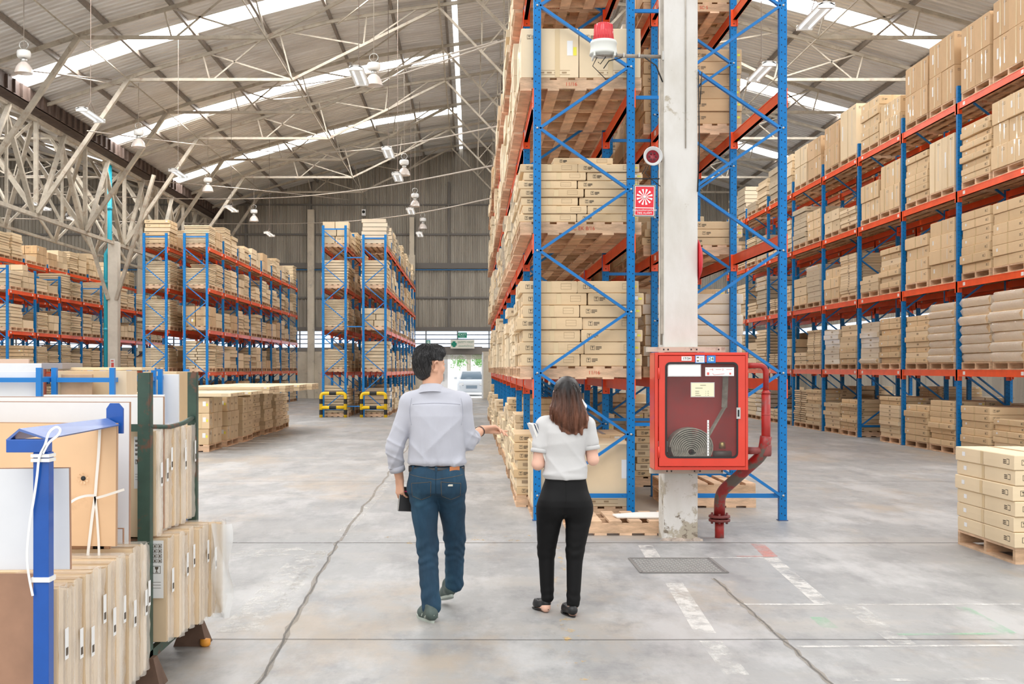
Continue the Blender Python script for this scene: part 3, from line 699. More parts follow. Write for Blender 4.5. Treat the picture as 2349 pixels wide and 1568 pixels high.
# ---- rack behind the cabinet: first bay almost empty
sp = {}
for lv in range(1,5):
    for p in (0,1): sp[0,lv,p] = None
sp[0,0,0] = None
def lowp(z, i, p):
    padd(SX0-.05, SX1+.0, MY+1.1, MY+2.1, 0, 'stack of empty pallets, lower one, ground tier, rack behind hose cabinet'); padd(SX0-.05, SX1+.0, MY+1.12, MY+2.12, .14, 'stack of empty pallets, upper one, ground tier, rack behind hose cabinet')
sp[0,0,1] = lowp
def sst(style, nl, h, nx=2, ny=1):
    def f(z, i, p):
        a = MY+i*ML+.07+p*1.1; lv = LM.index(z)+1 if z else 0
        stack(SX0-.12, SX1+.12, a, a+1.02, z, style, nl, f'{("nearer","farther")[p]} pallet, {TIER[lv]} tier, {ORD[i+1]} bay, rack behind hose cabinet', nx, ny, h, aisle=1)
    return f
sp[1,0,0] = None; sp[1,1,0] = sst('wrap',7,.13,1); sp[1,2,0] = sst('flat',3,.1); sp[1,3,0] = sst('brown',6,.155,2,2); sp[1,4,0] = sst('brown',4,.2,2,2)
load_rack('rack behind hose cabinet', SX0, SX1, MY, ML, MN, LM, .8, ['flat','flat','mid','wrap','slab','brown'], 1, special=sp)
# ---- right rack
def rstack(style, nl, h, nx=1, ny=1, dx=0, s=1.0):
    def f(z, i, p):
        a = RY+i*RL+.13+p*1.25; lv = LR.index(z)+1 if z else 0
        stack(RX-.03-dx, RX+1.0, a, a+1.15*s, z, style, nl, f'{("nearer","farther")[p]} pallet, {TIER[lv]} tier, {ORD[i+1]} bay, right-hand rack', nx, ny, h, aisle=-1)
    return f
def spread(z, i, lv):
    pass
R_ = rstack
sp = {(0,0,0):R_('flat',6,.1), (0,0,1):R_('flat',6,.13), (1,0,0):R_('flat',8,.105,2), (1,0,1):R_('flat',6,.12), (2,0,0):R_('flat',10,.085,2), (2,0,1):None, (3,0,0):R_('flat',8,.09), (3,0,1):R_('flat',6,.1),
      (0,1,0):R_('wrap',7,.17), (0,1,1):R_('wrap',7,.165), (1,1,0):R_('wrap',8,.14), (1,1,1):R_('flat',9,.105,1), (2,1,0):R_('flat',8,.12), (2,1,1):R_('wrap',8,.115), (3,1,0):R_('flat',7,.13), (3,1,1):R_('wrap',7,.12),
      (0,2,0):R_('flat',6,.18), (0,2,1):R_('flat',7,.155), (1,2,0):R_('mid',4,.27), (1,2,1):R_('mid',4,.23), (2,2,0):R_('flat',7,.12), (2,2,1):R_('flat',4,.09), (3,2,0):R_('slab',16,.06), (3,2,1):R_('mid',3,.25),
      (0,3,0):R_('mid',3,.38,1,2), (0,3,1):R_('flat',9,.11), (1,3,0):R_('big',1,.98,1,2), (1,3,1):R_('flat',7,.13), (2,3,0):R_('mid',2,.5,1,2), (2,3,1):R_('mid',2,.38,1,2), (3,3,0):R_('flat',5,.08), (3,3,1):R_('mid',2,.26,1,2),
      (0,4,0):R_('tall',2,.62,1,2), (0,4,1):R_('tall',2,.58,1,2), (1,4,0):R_('tall',2,.62,1,2), (1,4,1):R_('tall',2,.56,1,2), (2,4,0):R_('mid',2,.35,1,2), (2,4,1):R_('mid',5,.2,2,1),
      (3,4,0):R_('big',1,1.15,1,1), (3,4,1):R_('tall',2,.52,1,2), (4,4,0):R_('tall',2,.48,1,2), (4,4,1):R_('big',2,.5,1,1), (5,4,0):R_('mid',5,.2,1), (5,4,1):R_('wrap',5,.18,1)}
load_rack('right-hand rack', RX, RX+.88, RY, RL, RN, LR, 1.2, ['flat','mid','slab','wrap','flat'], -1, special=sp)
load_rack('rear right-hand rack', RX+1.35, RX+2.2, RY, RL, RN, LR, .5, ['flat','mid','slab','flat'], 1, skipbays=())
# ---- distant racks
load_rack('left-of-centre rack', -9.36, -8.62, FY, FL, FN, LL, 1.1, ['flat','slab','flat','mid','brown'], 1)
load_rack('outer left-of-centre rack', -10.68, -9.95, FY, FL, FN, LL, 1.1, ['flat','mid','brown','slab'], -1)
load_rack('middle rack', -3.52, -2.8, FY, FL, FN, LL, 1.1, ['flat','slab','mid','wrap','brown'], 1)
load_rack('outer middle rack', -4.83, -4.1, FY, FL, FN, LL, 1.1, ['flat','flat','mid','slab'], -1)
load_rack('far-left rack', -16.1, -15.3, FY+.4, FL, FN, LL[:3], 1.0, ['flat','slab','mid','flat'], 1)
load_rack('farthest-left rack', -17.6, -16.8, FY-1.6, FL, FN+1, LL, 1.1, ['mid','brown','flat'], 1)
# ---- pallets standing on the floor
for i in range(7):
    y = 21.9+i*1.4; st, nl, h, ny = [('mid',3,.3,3), ('mid',3,.29,3), ('mid',5,.165,2), ('flat',9,.095,1), ('flat',9,.095,1), ('flat',9,.09,1), ('flat',8,.1,1)][i]
    stack(-6.0, -4.97+.04*(i % 3), y, y+1.15, 0, st, nl, f'{ORD[i+1]} floor pallet in the row left of the wide aisle', 2, ny, h, aisle=1)
for i in range(6):
    y = 22.5+i*1.5; BOX.append(dict(c=(-5.6+.1*i,y,1.045), d=(2.1,1.3,.07), m=CARDL, style='flat', lab=f'long thin pale package lying across the floor pallets, {ORD[i+1]} nearest', rz=0, aisle=1))
    if i > 1: BOX.append(dict(c=(-5.6+.1*i,y,1.12), d=(2.1,1.3,.07), m=CARDL, style='flat', lab=f'long thin pale package topmost across the floor pallets, {ORD[i+1]} nearest', rz=0.01, aisle=1))
for j in range(4): stack(12.5+1.6*(j % 2), 13.7+1.6*(j % 2), 21+1.6*j, 22.2+1.6*j, 0, 'mid', 4, f'{ORD[j+1]} loose floor pallet beyond the right-hand racks', 2, 2, .25)
# near right stack (pale cartons)
def near_stack():
    x0, y0 = 4.37, 9.3; padd(x0+.02, x0+1.2, y0+.02, y0+1.12, 0, 'single pallet under the pale carton stack at right edge')
    for k in range(6):
        dx = rb.uniform(-.012,.012)
        for b in range(1):
            BOX.append(dict(c=(x0+.29+dx, y0+.55+rb.uniform(-.01,.01), .135+k*.125), d=(.58,1.1,.122), m=CARDL, style='near', lab=f'pale strapped carton, {ORD[k+1]} from bottom of the near right stack, aisle side', rz=rb.uniform(-.012,.012), aisle=-1))
            BOX.append(dict(c=(x0+.885+dx, y0+.55, .135+k*.125), d=(.58,1.1,.122), m=CARDL, style='near', lab=f'pale strapped carton, {ORD[k+1]} from bottom of the near right stack, outer side', rz=0, aisle=-1))
near_stack()
padd(.93, 2.0, 10.95, 11.75, 0, 'empty pale pallet on the floor between the woman and white column')
padd(.72, 1.75, 11.82, 12.0+.7, 0, 'x')
PAL.pop()
# ------------------------------------------------------------------ which ones does the camera see most of?
def rot(x, y, a): c, s = math.cos(a), math.sin(a); return x*c-y*s, x*s+y*c
V, Fc, own = [], [], []
def addb(cx, cy, z, w, l, h, a, key):
    o = len(V)
    for zz in (z, z+h):
        for sx, sy in ((-1,-1), (1,-1), (1,1), (-1,1)):
            X, Y = rot(sx*w/2, sy*l/2, a); V.append((cx+X, cy+Y, zz))
    for q in ((0,1,2,3), (4,5,6,7), (0,1,5,4), (1,2,6,5), (2,3,7,6), (3,0,4,7)): Fc.append(tuple(o+i for i in q)); own.append(key)
for i, b in enumerate(BOX): addb(*b['c'], *b['d'], b['rz'], ('b', i))
for i, p in enumerate(PAL): addb((p['x0']+p['x1'])/2, (p['y0']+p['y1'])/2, p['z'], p['x1']-p['x0'], p['y1']-p['y0'], .13, 0, ('p', i))
addb(1.925, 10.76, 0, .31, .32, 9, 0, None); addb(2.05, 10.4, .68, .83, .3, 1.05, 0, None); addb(-.22, 7.3, 0, .42, .3, 1.6, 0, None); addb(.6, 7.4, 0, .38, .3, 1.5, 0, None)
addb(-3.2, 5.0, 0, 3.1, 1.3, 1.3, 0, None)
bvh = BVHTree.FromPolygons([Vector(v) for v in V], Fc)
hits = {}
st_ = 5
for py in range(2, H, st_):
    for px in range(2, W, st_):
        d = Vector(((px-VX)/F, 1, (VY-py)/F)).normalized(); r = bvh.ray_cast(Vector((0,0,EYE)), d)
        if r[2] is not None:
            k = own[r[2]]
            if k: hits[k] = hits.get(k, 0)+1
bx = sorted([i for i in range(len(BOX)) if ('b', i) in hits], key=lambda i: -hits['b', i])
px_ = sorted([i for i in range(len(PAL)) if ('p', i) in hits], key=lambda i: -hits['p', i])
print('boxes', len(BOX), 'seen', len(bx), 'pallets', len(PAL), 'seen', len(px_), 'cut', hits['b', bx[min(299, len(bx)-1)]])
KEEP, KEEPP = set(bx[:300]), set(px_[:300])
# ------------------------------------------------------------------ carton meshes
CM = {}
def carton_mesh(w, l, h, mat, style, aisle, var):
    key = (round(w, 2), round(l, 2), round(h, 3), mat.name, style, aisle, var)
    if key in CM: return CM[key]
    w, l, h = key[0], key[1], key[2]; mb = MB(); x, y = w/2, l/2; e = min(.006, h*.08)
    # body with softened edges and slightly bowed top
    def ring(ix, z): return [(-x+ix,-y+ix,z), (x-ix,-y+ix,z), (x-ix,y-ix,z), (-x+ix,y-ix,z)]
    rs = [ring(e,0), ring(0,e), ring(-.003 if style == 'wrap' else -.0015,h/2), ring(0,h-e), ring(e,h)]
    vs = [v for r in rs for v in r]; fs = [(3,2,1,0), tuple(16+i for i in range(4))]
    for i in range(4):
        for j in range(4): fs.append((i*4+j, i*4+(j+1) % 4, (i+1)*4+(j+1) % 4, (i+1)*4+j))
    mb.add(vs, fs)
    d = .003
    def fx(u0, u1, v0, v1, mi, dd=d):  # rectangle on the front face, u from its left edge
        mb.mi = mi; mb.quad((-x+u0,-y-dd,v0), (-x+u1,-y-dd,v0), (-x+u1,-y-dd,v1), (-x+u0,-y-dd,v1))
    def sx(u0, u1, v0, v1, mi, sd, dd=d):
        mb.mi = mi; X = sd*(x+dd); q = [(X,-y+u0,v0), (X,-y+u1,v0), (X,-y+u1,v1), (X,-y+u0,v1)]
        mb.quad(*(q if sd > 0 else q[::-1]))
    # tape: band down the front and back, over the top
    if style != 'wrap':
        tx = w*(.47+.06*(var % 3)); tm = 2 if style != 'near' else 5
        if h > .2 or var % 2 or style == 'near': fx(tx, tx+.05, h*.0+e, h-e, 2)
        if style in ('flat','near','mid'): mb.mi = 2; mb.quad((-x+tx,-y,h+.0015), (-x+tx+.05,-y,h+.0015), (-x+tx+.05,y,h+.0015), (-x+tx,y,h+.0015))
        s = min(.045, h*.42); zc = h*.52 if h < .2 else h-.09; u = .06
        # fragile-glass pictogram in a square and three text lines
        for uu, f_ in ((u, fx), ):
            f_(uu, uu+s, zc-s/2, zc+s/2, 1, .002); f_(uu+.004, uu+s-.004, zc-s/2+.004, zc+s/2-.004, 0, .0026)
            mb.mi = 1; cx = -x+uu+s/2
            mb.add([(cx-s*.28,-y-.0032,zc+s*.32), (cx+s*.28,-y-.0032,zc+s*.32), (cx,-y-.0032,zc-s*.05)], [(0,2,1)])
            f_(uu+s/2-.002, uu+s/2+.002, zc-s*.32, zc, 1, .0032); f_(uu+s*.3, uu+s*.7, zc-s*.36, zc-s*.3, 1, .0032)
            for k in range(3): f_(uu+s*1.25, uu+s*(2.6 if k < 2 else 2.1), zc+s*(.34-.3*k)-.008, zc+s*(.34-.3*k), 1, .002)
        if w > .5 and h < .2:   # outlined data box toward the other end
            f_ = fx; a = w-.17; b = w-.06; z0, z1 = h*.3, h*.8
            for q in ((a,b,z0,z0+.003), (a,b,z1-.003,z1), (a,a+.003,z0,z1), (b-.003,b,z0,z1), (a,b,(z0+z1)/2,(z0+z1)/2+.002)): f_(*q, 3, .002)
        if h >= .3:
            fx(w*.3, w*.85, .03, .034, 3, .002); fx(w*.3, w*.85, .075, .079, 3, .002)
            for k in range(4): fx(w*(.32+.13*k), w*(.32+.13*k)+.05, .045, .062, 3, .002)
        if var % 2 == 0 and w > .3: fx(w-.12, w-.06, h*.45, h*.75, 4); fx(w-.055, w-.02, h*.45, h*.62, 4 if style == 'near' else 6)
        for sd in (-1, 1):
            sx(.08, .08+s, zc-s/2, zc+s/2, 1, sd, .002); sx(.085, .075+s, zc-s/2+.005, zc+s/2-.005, 0, sd, .003)
            for k in range(3): sx(.08+s*1.2, .08+s*2.4, zc+s*(.34-.3*k)-.008, zc+s*(.34-.3*k), 1, sd, .002)
            sx(l*.5, l*.5+.05, e, h-e, 2, sd)
            if var % 2: sx(l-.2, l-.14, h*.4, h*.7, 4, sd)
            if style in ('brown','tall','big','mid'): sx(l*.25, l*.25+.03, h*.2, h*.9, 5, sd)
    else:  # film: loose pillow ends
        mb.mi = 5; mb.smooth = True
        rnd = random.Random(var)
        for sd in (-1, 1):
            n = 9; vs = []
            for i in range(n+1):
                yy = -y+l*i/n; b = .03+rnd.random()*.03
                vs += [(sd*(x+.004), yy, h-.005), (sd*(x+b), yy, h*(.45+.2*rnd.random())), (sd*(x+.004), yy, .005)]
            fs = []
            for i in range(n): fs += [(3*i,3*i+1,3*i+4,3*i+3), (3*i+1,3*i+2,3*i+5,3*i+4)]
            mb.add(vs, fs)
        n = 9; vs = []
        for i in range(n+1):
            xx = -x+w*i/n; b = .012+rnd.random()*.02
            vs += [(xx,-y-.004,h-.004), (xx,-y-b,h*(.4+.3*rnd.random())), (xx,-y-.004,.004)]
        mb.add(vs, [q for i in range(n) for q in ((3*i,3*i+3,3*i+4,3*i+1), (3*i+1,3*i+4,3*i+5,3*i+2))]); mb.smooth = False
    me = mb.mesh('carton', [CARD if mat is FILM else mat, INK, TAPE, INKF, WHITE, FILM if style == 'wrap' else TAPEW, YEL])
    CM[key] = me; return me
GR = {'flat':'flat cartons on the racks', 'mid':'tan cartons on the racks', 'big':'large pale cartons on the racks', 'wrap':'film-wrapped cartons on the racks', 'slab':'thin cartons on the racks', 'brown':'brown cartons', 'tall':'tall cartons on the top tier', 'near':'pale cartons stacked by the right edge'}
seenlab = {}
def words(lab):
    for a, b in ((' of the ', ' of '), ('nearer pallet', 'near pallet'), (' from the ', ' from '), ('single ', ''), (' on the ', ' on '), (' of stack', '')):
        if len(lab.replace('-', ' ').split()) > 16: lab = lab.replace(a, b, 1)
    return lab
for i in sorted(KEEP):
    b = BOX[i]; w, l, h = b['d']
    me = carton_mesh(w, l, h, b['m'], b['style'], b['aisle'], i % 4)
    o = link('carton', me, b['c'], None, (0,0,b['rz'])); tag(o, words(b['lab']), 'carton', GR[b['style']])
    if b['style'] == 'near' and w > .5 and b['c'][0] < 5:
        for xx in (.06,):
            text('FRAGILE', 'lettering', .03, INK, (w/2-.1, -l/2-.004, h*.62), o, align='CENTER'); text('GLASS', 'lettering', .03, INK, (w/2-.1, -l/2-.004, h*.34), o)
        mb = MB(); mb.box(w/2-.25, w/2-.235, -l/2-.006, -l/2-.001, 0, h); mb.build('strapping', WHITE, o)
mb = MB()
for i, b in enumerate(BOX):
    if i in KEEP: continue
    w, l, h = b['d']; mb.mi = {'wrap':1, 'big':2, 'brown':3, 'tall':3}.get(b['style'], 0)
    T = Matrix.Translation(b['c']) @ Matrix.Rotation(b['rz'], 4, 'Z'); mb.box(-w/2, w/2, -l/2, l/2, 0, h, T)
    if w > .25 and b['c'][1] < 34:
        mb.mi = 4; x, y = -w/2+.06, -l/2-.003; z = h*.5
        mb.add([T @ Vector(p) for p in ((x,y,z-.015), (x+.09,y,z-.015), (x+.09,y,z+.02), (x,y,z+.02))], [(0,1,2,3)])
        s = -1 if b['aisle'] < 0 else 1; X = s*(w/2+.003)
        mb.add([T @ Vector(p) for p in ((X,-.1,z-.015), (X,0,z-.015), (X,0,z+.02), (X,-.1,z+.02))], [(0,1,2,3)])
stuff(mb.build('cartons', [CARDI, M('film_many', (.74,.62,.46), .2, rnd=.15, island=True, coat=.4), M('pale_many', (.78,.64,.44), .6, rnd=.12, island=True), M('brown_many', (.66,.46,.27), .65, rnd=.15, island=True), M('print_many', (.38,.28,.18), .8)]), 'many smaller or farther cartons filling the pallet racks throughout the hall', 'cartons')
# ------------------------------------------------------------------ pallets
PLM = {}
def pallet_parts(w, l, detail):
    """w along x, l along y; deck boards run along x over three stringers running along y ... face shows the board ends"""
    key = (round(w,2), round(l,2), detail)
    if key in PLM: return PLM[key]
    w, l = key[:2]; out = []
    def rec(name, f):
        mb = MB(); f(mb); out.append((name, mb))
    rec('stringer', lambda mb: [mb.box(-w/2, w/2, y-.0225, y+.0225, .02, .112) for y in (-l/2+.0225, 0, l/2-.0225)])
    nb = max(5, int(w/.16)); bw = w/nb*.66
    rec('deck_board', lambda mb: [mb.box(-w/2+k*(w-bw)/(nb-1), -w/2+k*(w-bw)/(nb-1)+bw, -l/2, l/2, .112, .134) for k in range(nb)])
    rec('bottom_board', lambda mb: [mb.box(-w/2+k*(w-bw)/4, -w/2+k*(w-bw)/4+bw, -l/2, l/2, 0, .02) for k in range(5)])
    if not detail:
        m = MB()
        for _, b in out: m.add(b.v, b.f)
        out = [('pallet', m)]
    PLM[key] = [(n, b.mesh(n, WOOD)) for n, b in out]; return PLM[key]
big = set(px_[:24])
STEN = {0: 'SC EK 8/16', 1: '12/16', 2: '11/16', 3: 'SC 5'}
for i in sorted(KEEPP):
    p = PAL[i]; w, l = p['x1']-p['x0'], p['y1']-p['y0']; c = ((p['x0']+p['x1'])/2, (p['y0']+p['y1'])/2, p['z'])
    lab = p['lab']
    if 'tier' in lab and 'stack of' not in lab: lab = 'wooden pallet, '+lab.replace('nearer pallet', 'near half').replace('farther pallet', 'far half')
    elif 'floor pallet' in lab: lab = 'wooden pallet under cartons, '+lab
    if i in big:
        t = thing('pallet', lab, 'pallet', c, 'wooden pallets')
        for nm, me in pallet_parts(w, l, True): link(nm, me, (0,0,0), t)
        if l < 1.15 and 'bay' in lab: text(STEN[i % 4], 'stencil', .055, REDINK, (-.1+.12*(i % 3), -l/2-.002, .066), t)
    else:
        o = link('pallet', pallet_parts(w, l, False)[0][1], c); tag(o, lab, 'pallet', 'wooden pallets')
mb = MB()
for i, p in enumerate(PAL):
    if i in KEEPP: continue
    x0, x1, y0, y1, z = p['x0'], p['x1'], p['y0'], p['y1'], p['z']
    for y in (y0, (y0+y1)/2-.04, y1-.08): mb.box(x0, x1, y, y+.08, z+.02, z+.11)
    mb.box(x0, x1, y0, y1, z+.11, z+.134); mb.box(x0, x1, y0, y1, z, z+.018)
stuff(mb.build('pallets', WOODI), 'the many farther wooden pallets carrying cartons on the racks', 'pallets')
# ------------------------------------------------------------------ white column with its fittings
def paint_mat():
    m = bpy.data.materials.new('peeling_white_paint'); m.use_nodes = True; nt = m.node_tree; b = nt.nodes['Principled BSDF']
    v = coords(nt); n1 = noise(nt, v, 2.2, 6, .6, (1,1,.45)); n2 = noise(nt, v, 9, 7, .7); n3 = noise(nt, v, 4, 7, .65)
    s = nt.nodes.new('ShaderNodeSeparateXYZ'); nt.links.new(v, s.inputs[0])
    low = nt.nodes.new('ShaderNodeMapRange'); low.inputs[1].default_value = 1.3; low.inputs[2].default_value = 0.0; low.inputs[3].default_value = 0; low.inputs[4].default_value = .17
    nt.links.new(s.outputs[2], low.inputs[0])
    c = ramp(nt, n1, [(.35, (.56,.53,.475)), (.6, (.67,.65,.615))])
    w = ramp(nt, mth(nt, 'ADD', n3, low.outputs[0]), [(.63, (0,0,0)), (.68, (1,1,1))]); c = mixc(nt, w, c, (.42,.37,.29))
    w = ramp(nt, mth(nt, 'ADD', n2, low.outputs[0]), [(.72, (0,0,0)), (.76, (1,1,1))]); c = mixc(nt, w, c, (.20,.16,.12))
    nt.links.new(c, b.inputs['Base Color']); b.inputs['Roughness'].default_value = .75
    bn = nt.nodes.new('ShaderNodeBump'); bn.inputs['Strength'].default_value = .3; bn.inputs['Distance'].default_value = .01; nt.links.new(n3, bn.inputs['Height']); nt.links.new(bn.outputs[0], b.inputs['Normal'])
    return m
WP = paint_mat()
t = thing('support_column', 'white peeling concrete column carrying the red hose cabinet', 'column', (1.925, 10.76, 0))
mb = MB(); mb.box(-.155,.155,-.16,.16,-.05,9.85); mb.build('shaft', WP, t, bevel=.012)
mb = MB(); rr = random.Random(2)
for i in range(26):
    a = rr.uniform(-.17,.17); mb.box(a-.03, a+.03, -.185+rr.random()*.02, -.15, -.01, rr.uniform(.005,.03))
mb.build('crumbled_foot', M('rubble', (.50,.42,.36), .9, var=.3, vscale=20), t)
mb = MB(); mb.box(-.175,-.155,-.13,-.09,1.9,6); mb.tube([(-.165,-.06,1.8), (-.165,-.06,6)], .012, 6); mb.tube([(.04,-.168,3.6), (.04,-.168,6)], .006, 6); mb.build('conduit', M('old_conduit', (.42,.38,.32), .6, var=.3), t)
mb = MB(); mb.tube([(.15,-.17,3.2), (.165,-.175,3.6), (.158,-.17,4.3)], .006, 5); mb.tube([(.16,-.17,4.15),(.18,-.18,4.2),(.17,-.18,4.0),(.19,-.17,4.3)], .005, 5); mb.build('wires', BLACK, t)
# left-hand column and turquoise pipe
t = thing('support_column', 'distant white concrete column at the end of the far-left rack', 'column', (VALLEY, 44, 0))
mb = MB(); mb.box(-.19,.19,-.19,.19,0,6.4); mb.build('shaft', M('aged_white_column', (.62,.58,.50), .8, var=.15, vscale=1.5), t, bevel=.02)
for s in (-1, 1): mb = MB(); mb.bar((s*.15,-.22,4.2), (s*1.6,-.3,8.9), .14, .12); mb.build('strut', BEIGE, t)
mb = MB(); mb.box(-.09,.09,-.2,-.192,1.55,1.95); mb.mi = 1; mb.box(-.05,.05,-.205,-.2,1.62,1.8); mb.box(-.06,.04,-.206,-.2,1.85,1.9); mb.build('notice', [WHITE, M('notice_red', (.7,.1,.08), .5)], t)
t = thing('downpipe', 'turquoise rainwater downpipe running down beside the distant white column', 'pipe', (VALLEY-.28, 43.9, 0))
mb = MB(); mb.tube([(0,0,0), (0,0,5.7), (0,0,5.9), (.14,0,6.15), (.14,0,6.35), (.14,0,9.5)], .085, 14); mb.build('pipe', M('turquoise_pvc', (.02,.42,.56), .4), t)
mb = MB()
for z in (1.2, 3.0, 4.8, 7.6): mb.lathe([(.1,z), (.1,z+.12)], (0 if z < 6 else .14,0,0), 14)
mb.build('collars', M('turquoise_dark', (.02,.34,.46), .4), t)
# hose cabinet
CX0, CX1, CZ0, CZ1, CY0, CY1 = 1.636, 2.468, .677, 1.724, 10.3, 10.585
t = thing('hose_cabinet', 'red glass-fronted fire hose cabinet bolted to the white column', 'cabinet', ((CX0+CX1)/2, CY1, CZ0))
w, h, d = (CX1-CX0)/2, CZ1-CZ0, CY1-CY0
RD = M('cabinet_red', (.68,.042,.018), .33, var=.06, vscale=5, coat=.25); RDI = M('cabinet_inside', (.50,.02,.02), .5, var=.2)
mb = MB(); e = .015
mb.box(-w-.0,-w+e,-d,0,0,h); mb.box(w-e,w,-d,0,0,h); mb.box(-w+e,w-e,-d,0,0,e); mb.box(-w+e,w-e,-d,0,h-e,h); mb.mi = 1; mb.box(-w+e,w-e,-.012,0,e,h-e)
mb.mi = 0; mb.box(-w,-w+.03,-d-.004,-d+.02,0,h); mb.box(w-.024,w,-d-.004,-d+.02,0,h); mb.box(-w+.03,w-.024,-d-.004,-d+.02,0,.03); mb.box(-w+.03,w-.024,-d-.004,-d+.02,h-.025,h)
mb.build('body', [RD, RDI], t, bevel=.003)
dx0, dx1, dz0, dz1 = -w+.035, w-.03, .035, h-.03
wx0, wx1, wz0, wz1 = 1.733-CX0-w, 2.367-CX0-w, .791-CZ0, 1.63-CZ0
def rrect(x0, x1, z0, z1, r, n=5):
    pts = []
    for cx, cz, a0 in ((x1-r,z1-r,0), (x0+r,z1-r,90), (x0+r,z0+r,180), (x1-r,z0+r,270)):
        for i in range(n+1): a = math.radians(a0+90*i/n); pts.append((cx+r*math.cos(a), cz+r*math.sin(a)))
    return pts
def frame(outer, inner, y0, y1):
    mb = MB(); n = len(outer)
    for y in (y0, y1):
        mb.v += [(x,y,z) for x,z in outer]+[(x,y,z) for x,z in inner]
    for i in range(n):
        j = (i+1) % n
        for f in ((i,j,n+j,n+i), (2*n+i,3*n+i,3*n+j,2*n+j), (i,2*n+i,2*n+j,j), (n+i,n+j,3*n+j,3*n+i)): mb.f.append(f); mb.m.append(0); mb.sm.append(False)
    return mb
dr = frame(rrect(dx0,dx1,dz0,dz1,.004), rrect(wx0,wx1,wz0,wz1,.04), -d-.02, -d-.002).build('door', RD, t)
frame(rrect(wx0-.008,wx1+.008,wz0-.008,wz1+.008,.045), rrect(wx0+.008,wx1-.008,wz0+.008,wz1-.008,.035), -d-.024, -d-.019).build('window_gasket', BLACK, dr)
mb = MB(); mb.box(wx0+.003,wx1-.003,-d-.014,-d-.01,wz0+.003,wz1-.003); mb.build('glass_pane', M('cabinet_glass', (.25,.25,.24), .08, alpha=.10, spec=.25), dr)
mb = MB(); mb.box(w-.11,w-.075,-d-.034,-d-.02,h-.54-.05,h-.54+.05); mb.mi = 1; mb.box(w-.1,w-.086,-d-.037,-d-.034,h-.54-.03,h-.54+.03); mb.build('latch', [SILVER, BLACK], dr)
for z in (.16, .86): mb = MB(); mb.lathe([(.009,z-.05), (.009,z+.05)], (dx0,-d-.018,0), 8); mb.build('hinge', RD, dr)
def card(x0, x1, z0, z1, mat, name, y=-.028, par=None, rim=None):
    mb = MB(); mb.box(x0,x1,-d+y,-d+y+.0015,z0,z1)
    if rim: mb.mi = 1; mb.box(x0-.006,x1+.006,-d+y+.0016,-d+y+.002,z0-.006,z1+.006)
    return mb.build(name, [mat, rim] if rim else mat, par or dr)
def cp(px, pz, Y=10.28): return ((px-VX)*Y/F-CX0-w, EYE+(VY-pz)*Y/F-CZ0)
def cardpx(x0, y0, x1, y1, *a, **k): X0, Z1 = cp(x0,y0); X1, Z0 = cp(x1,y1); return card(X0,X1,Z0,Z1,*a,**k)
cardpx(1563,817,1586,827, WHITE, 'number_plate'); X, Z = cp(1574.5,822); text('17/34', 'lettering', .032, INK, (X,-d-.0295,Z), dr)
cardpx(1596,816,1615,831, WHITE, 'sticker', rim=M('sticker_blue', (.02,.2,.6), .5)); 
mb = MB()
for k, (a, b) in enumerate(((1598,818), (1598,826))): X, Z = cp(a,b); mb.box(X,X+.018,-d-.0295,-d-.029,Z-.01,Z)
for k in range(3): X, Z = cp(1604,819+4*k); mb.box(X,X+.035,-d-.0295,-d-.029,Z-.002,Z)
mb.build('sticker_print', INK, dr)
cardpx(1621,815,1641,832, MATS['sticker_blue'], 'number_sticker'); cardpx(1625,818,1637,828, M('pale_cyan', (.6,.85,.9), .5), 'sticker_field', y=-.0295); X, Z = cp(1631,823); text('24', 'lettering', .045, INK, (X,-d-.031,Z), dr)
cardpx(1533,836,1607,862, WHITE, 'blank_notice', y=-.0165, rim=M('clear_sleeve', (.7,.7,.7), .2, alpha=.5)); cardpx(1618,842,1684,862, WHITE, 'instruction_strip', y=-.0165)
mb = MB(); X, Z = cp(1618,842)
for k, a in enumerate((.02,.075,.17)): mb.box(X+a+.018,X+a+.018+(.03,.05,.05)[k],-d-.018,-d-.0175,Z-.02,Z-.017)
mb.tube([(X+.065,-d-.0175,Z-.055), (X+.08,-d-.0175,Z-.067), (X+.13,-d-.0175,Z-.062), (X+.17,-d-.0175,Z-.058)], .0015, 4); mb.box(X+.015,X+.035,-d-.018,-d-.0175,Z-.068,Z-.045); mb.box(X+.215,X+.23,-d-.018,-d-.0175,Z-.065,Z-.048)
mb.build('instruction_print', M('print_red', (.75,.15,.13), .6), dr)
for k, a in enumerate((.012,.066,.156)): text(str(k+1), 'lettering', .022, MATS['print_red'], (X+a,-d-.018,Z-.02), dr)
cardpx(1586,878,1638,909, M('paper_cream', (.82,.80,.56), .6), 'record_card', y=-.0165, rim=MATS['clear_sleeve'])
mb = MB(); X, Z = cp(1586,878)
for r, (a, b) in enumerate(((.08,.13), (.035,.1), (.035,.07), (.035,.07), (.035,.085))): z = Z-.018-.018*r-(.008 if r > 0 else 0)-(.01 if r > 1 else 0); mb.box(X+a,X+b,-d-.018,-d-.0175,z-.003,z)
for r in range(3): z = Z-.072-.018*r; mb.box(X+.125,X+.13,-d-.018,-d-.0175,z-.003,z); mb.box(X+.145,X+.155,-d-.018,-d-.0175,z-.003,z)
mb.build('record_print', INK, dr)
X, Z0 = cp(1622.5,1045); _, Z1 = cp(1622.5,963); card(X,X+.016,Z0,Z1,WHITE,'measuring_strip', y=-.0165)
mb = MB()
for k in range(12): z = Z0+.02+k*.024; mb.box(X+.005,X+.011,-d-.018,-d-.0175,z,z+.007)
mb.build('strip_marks', INK, dr)
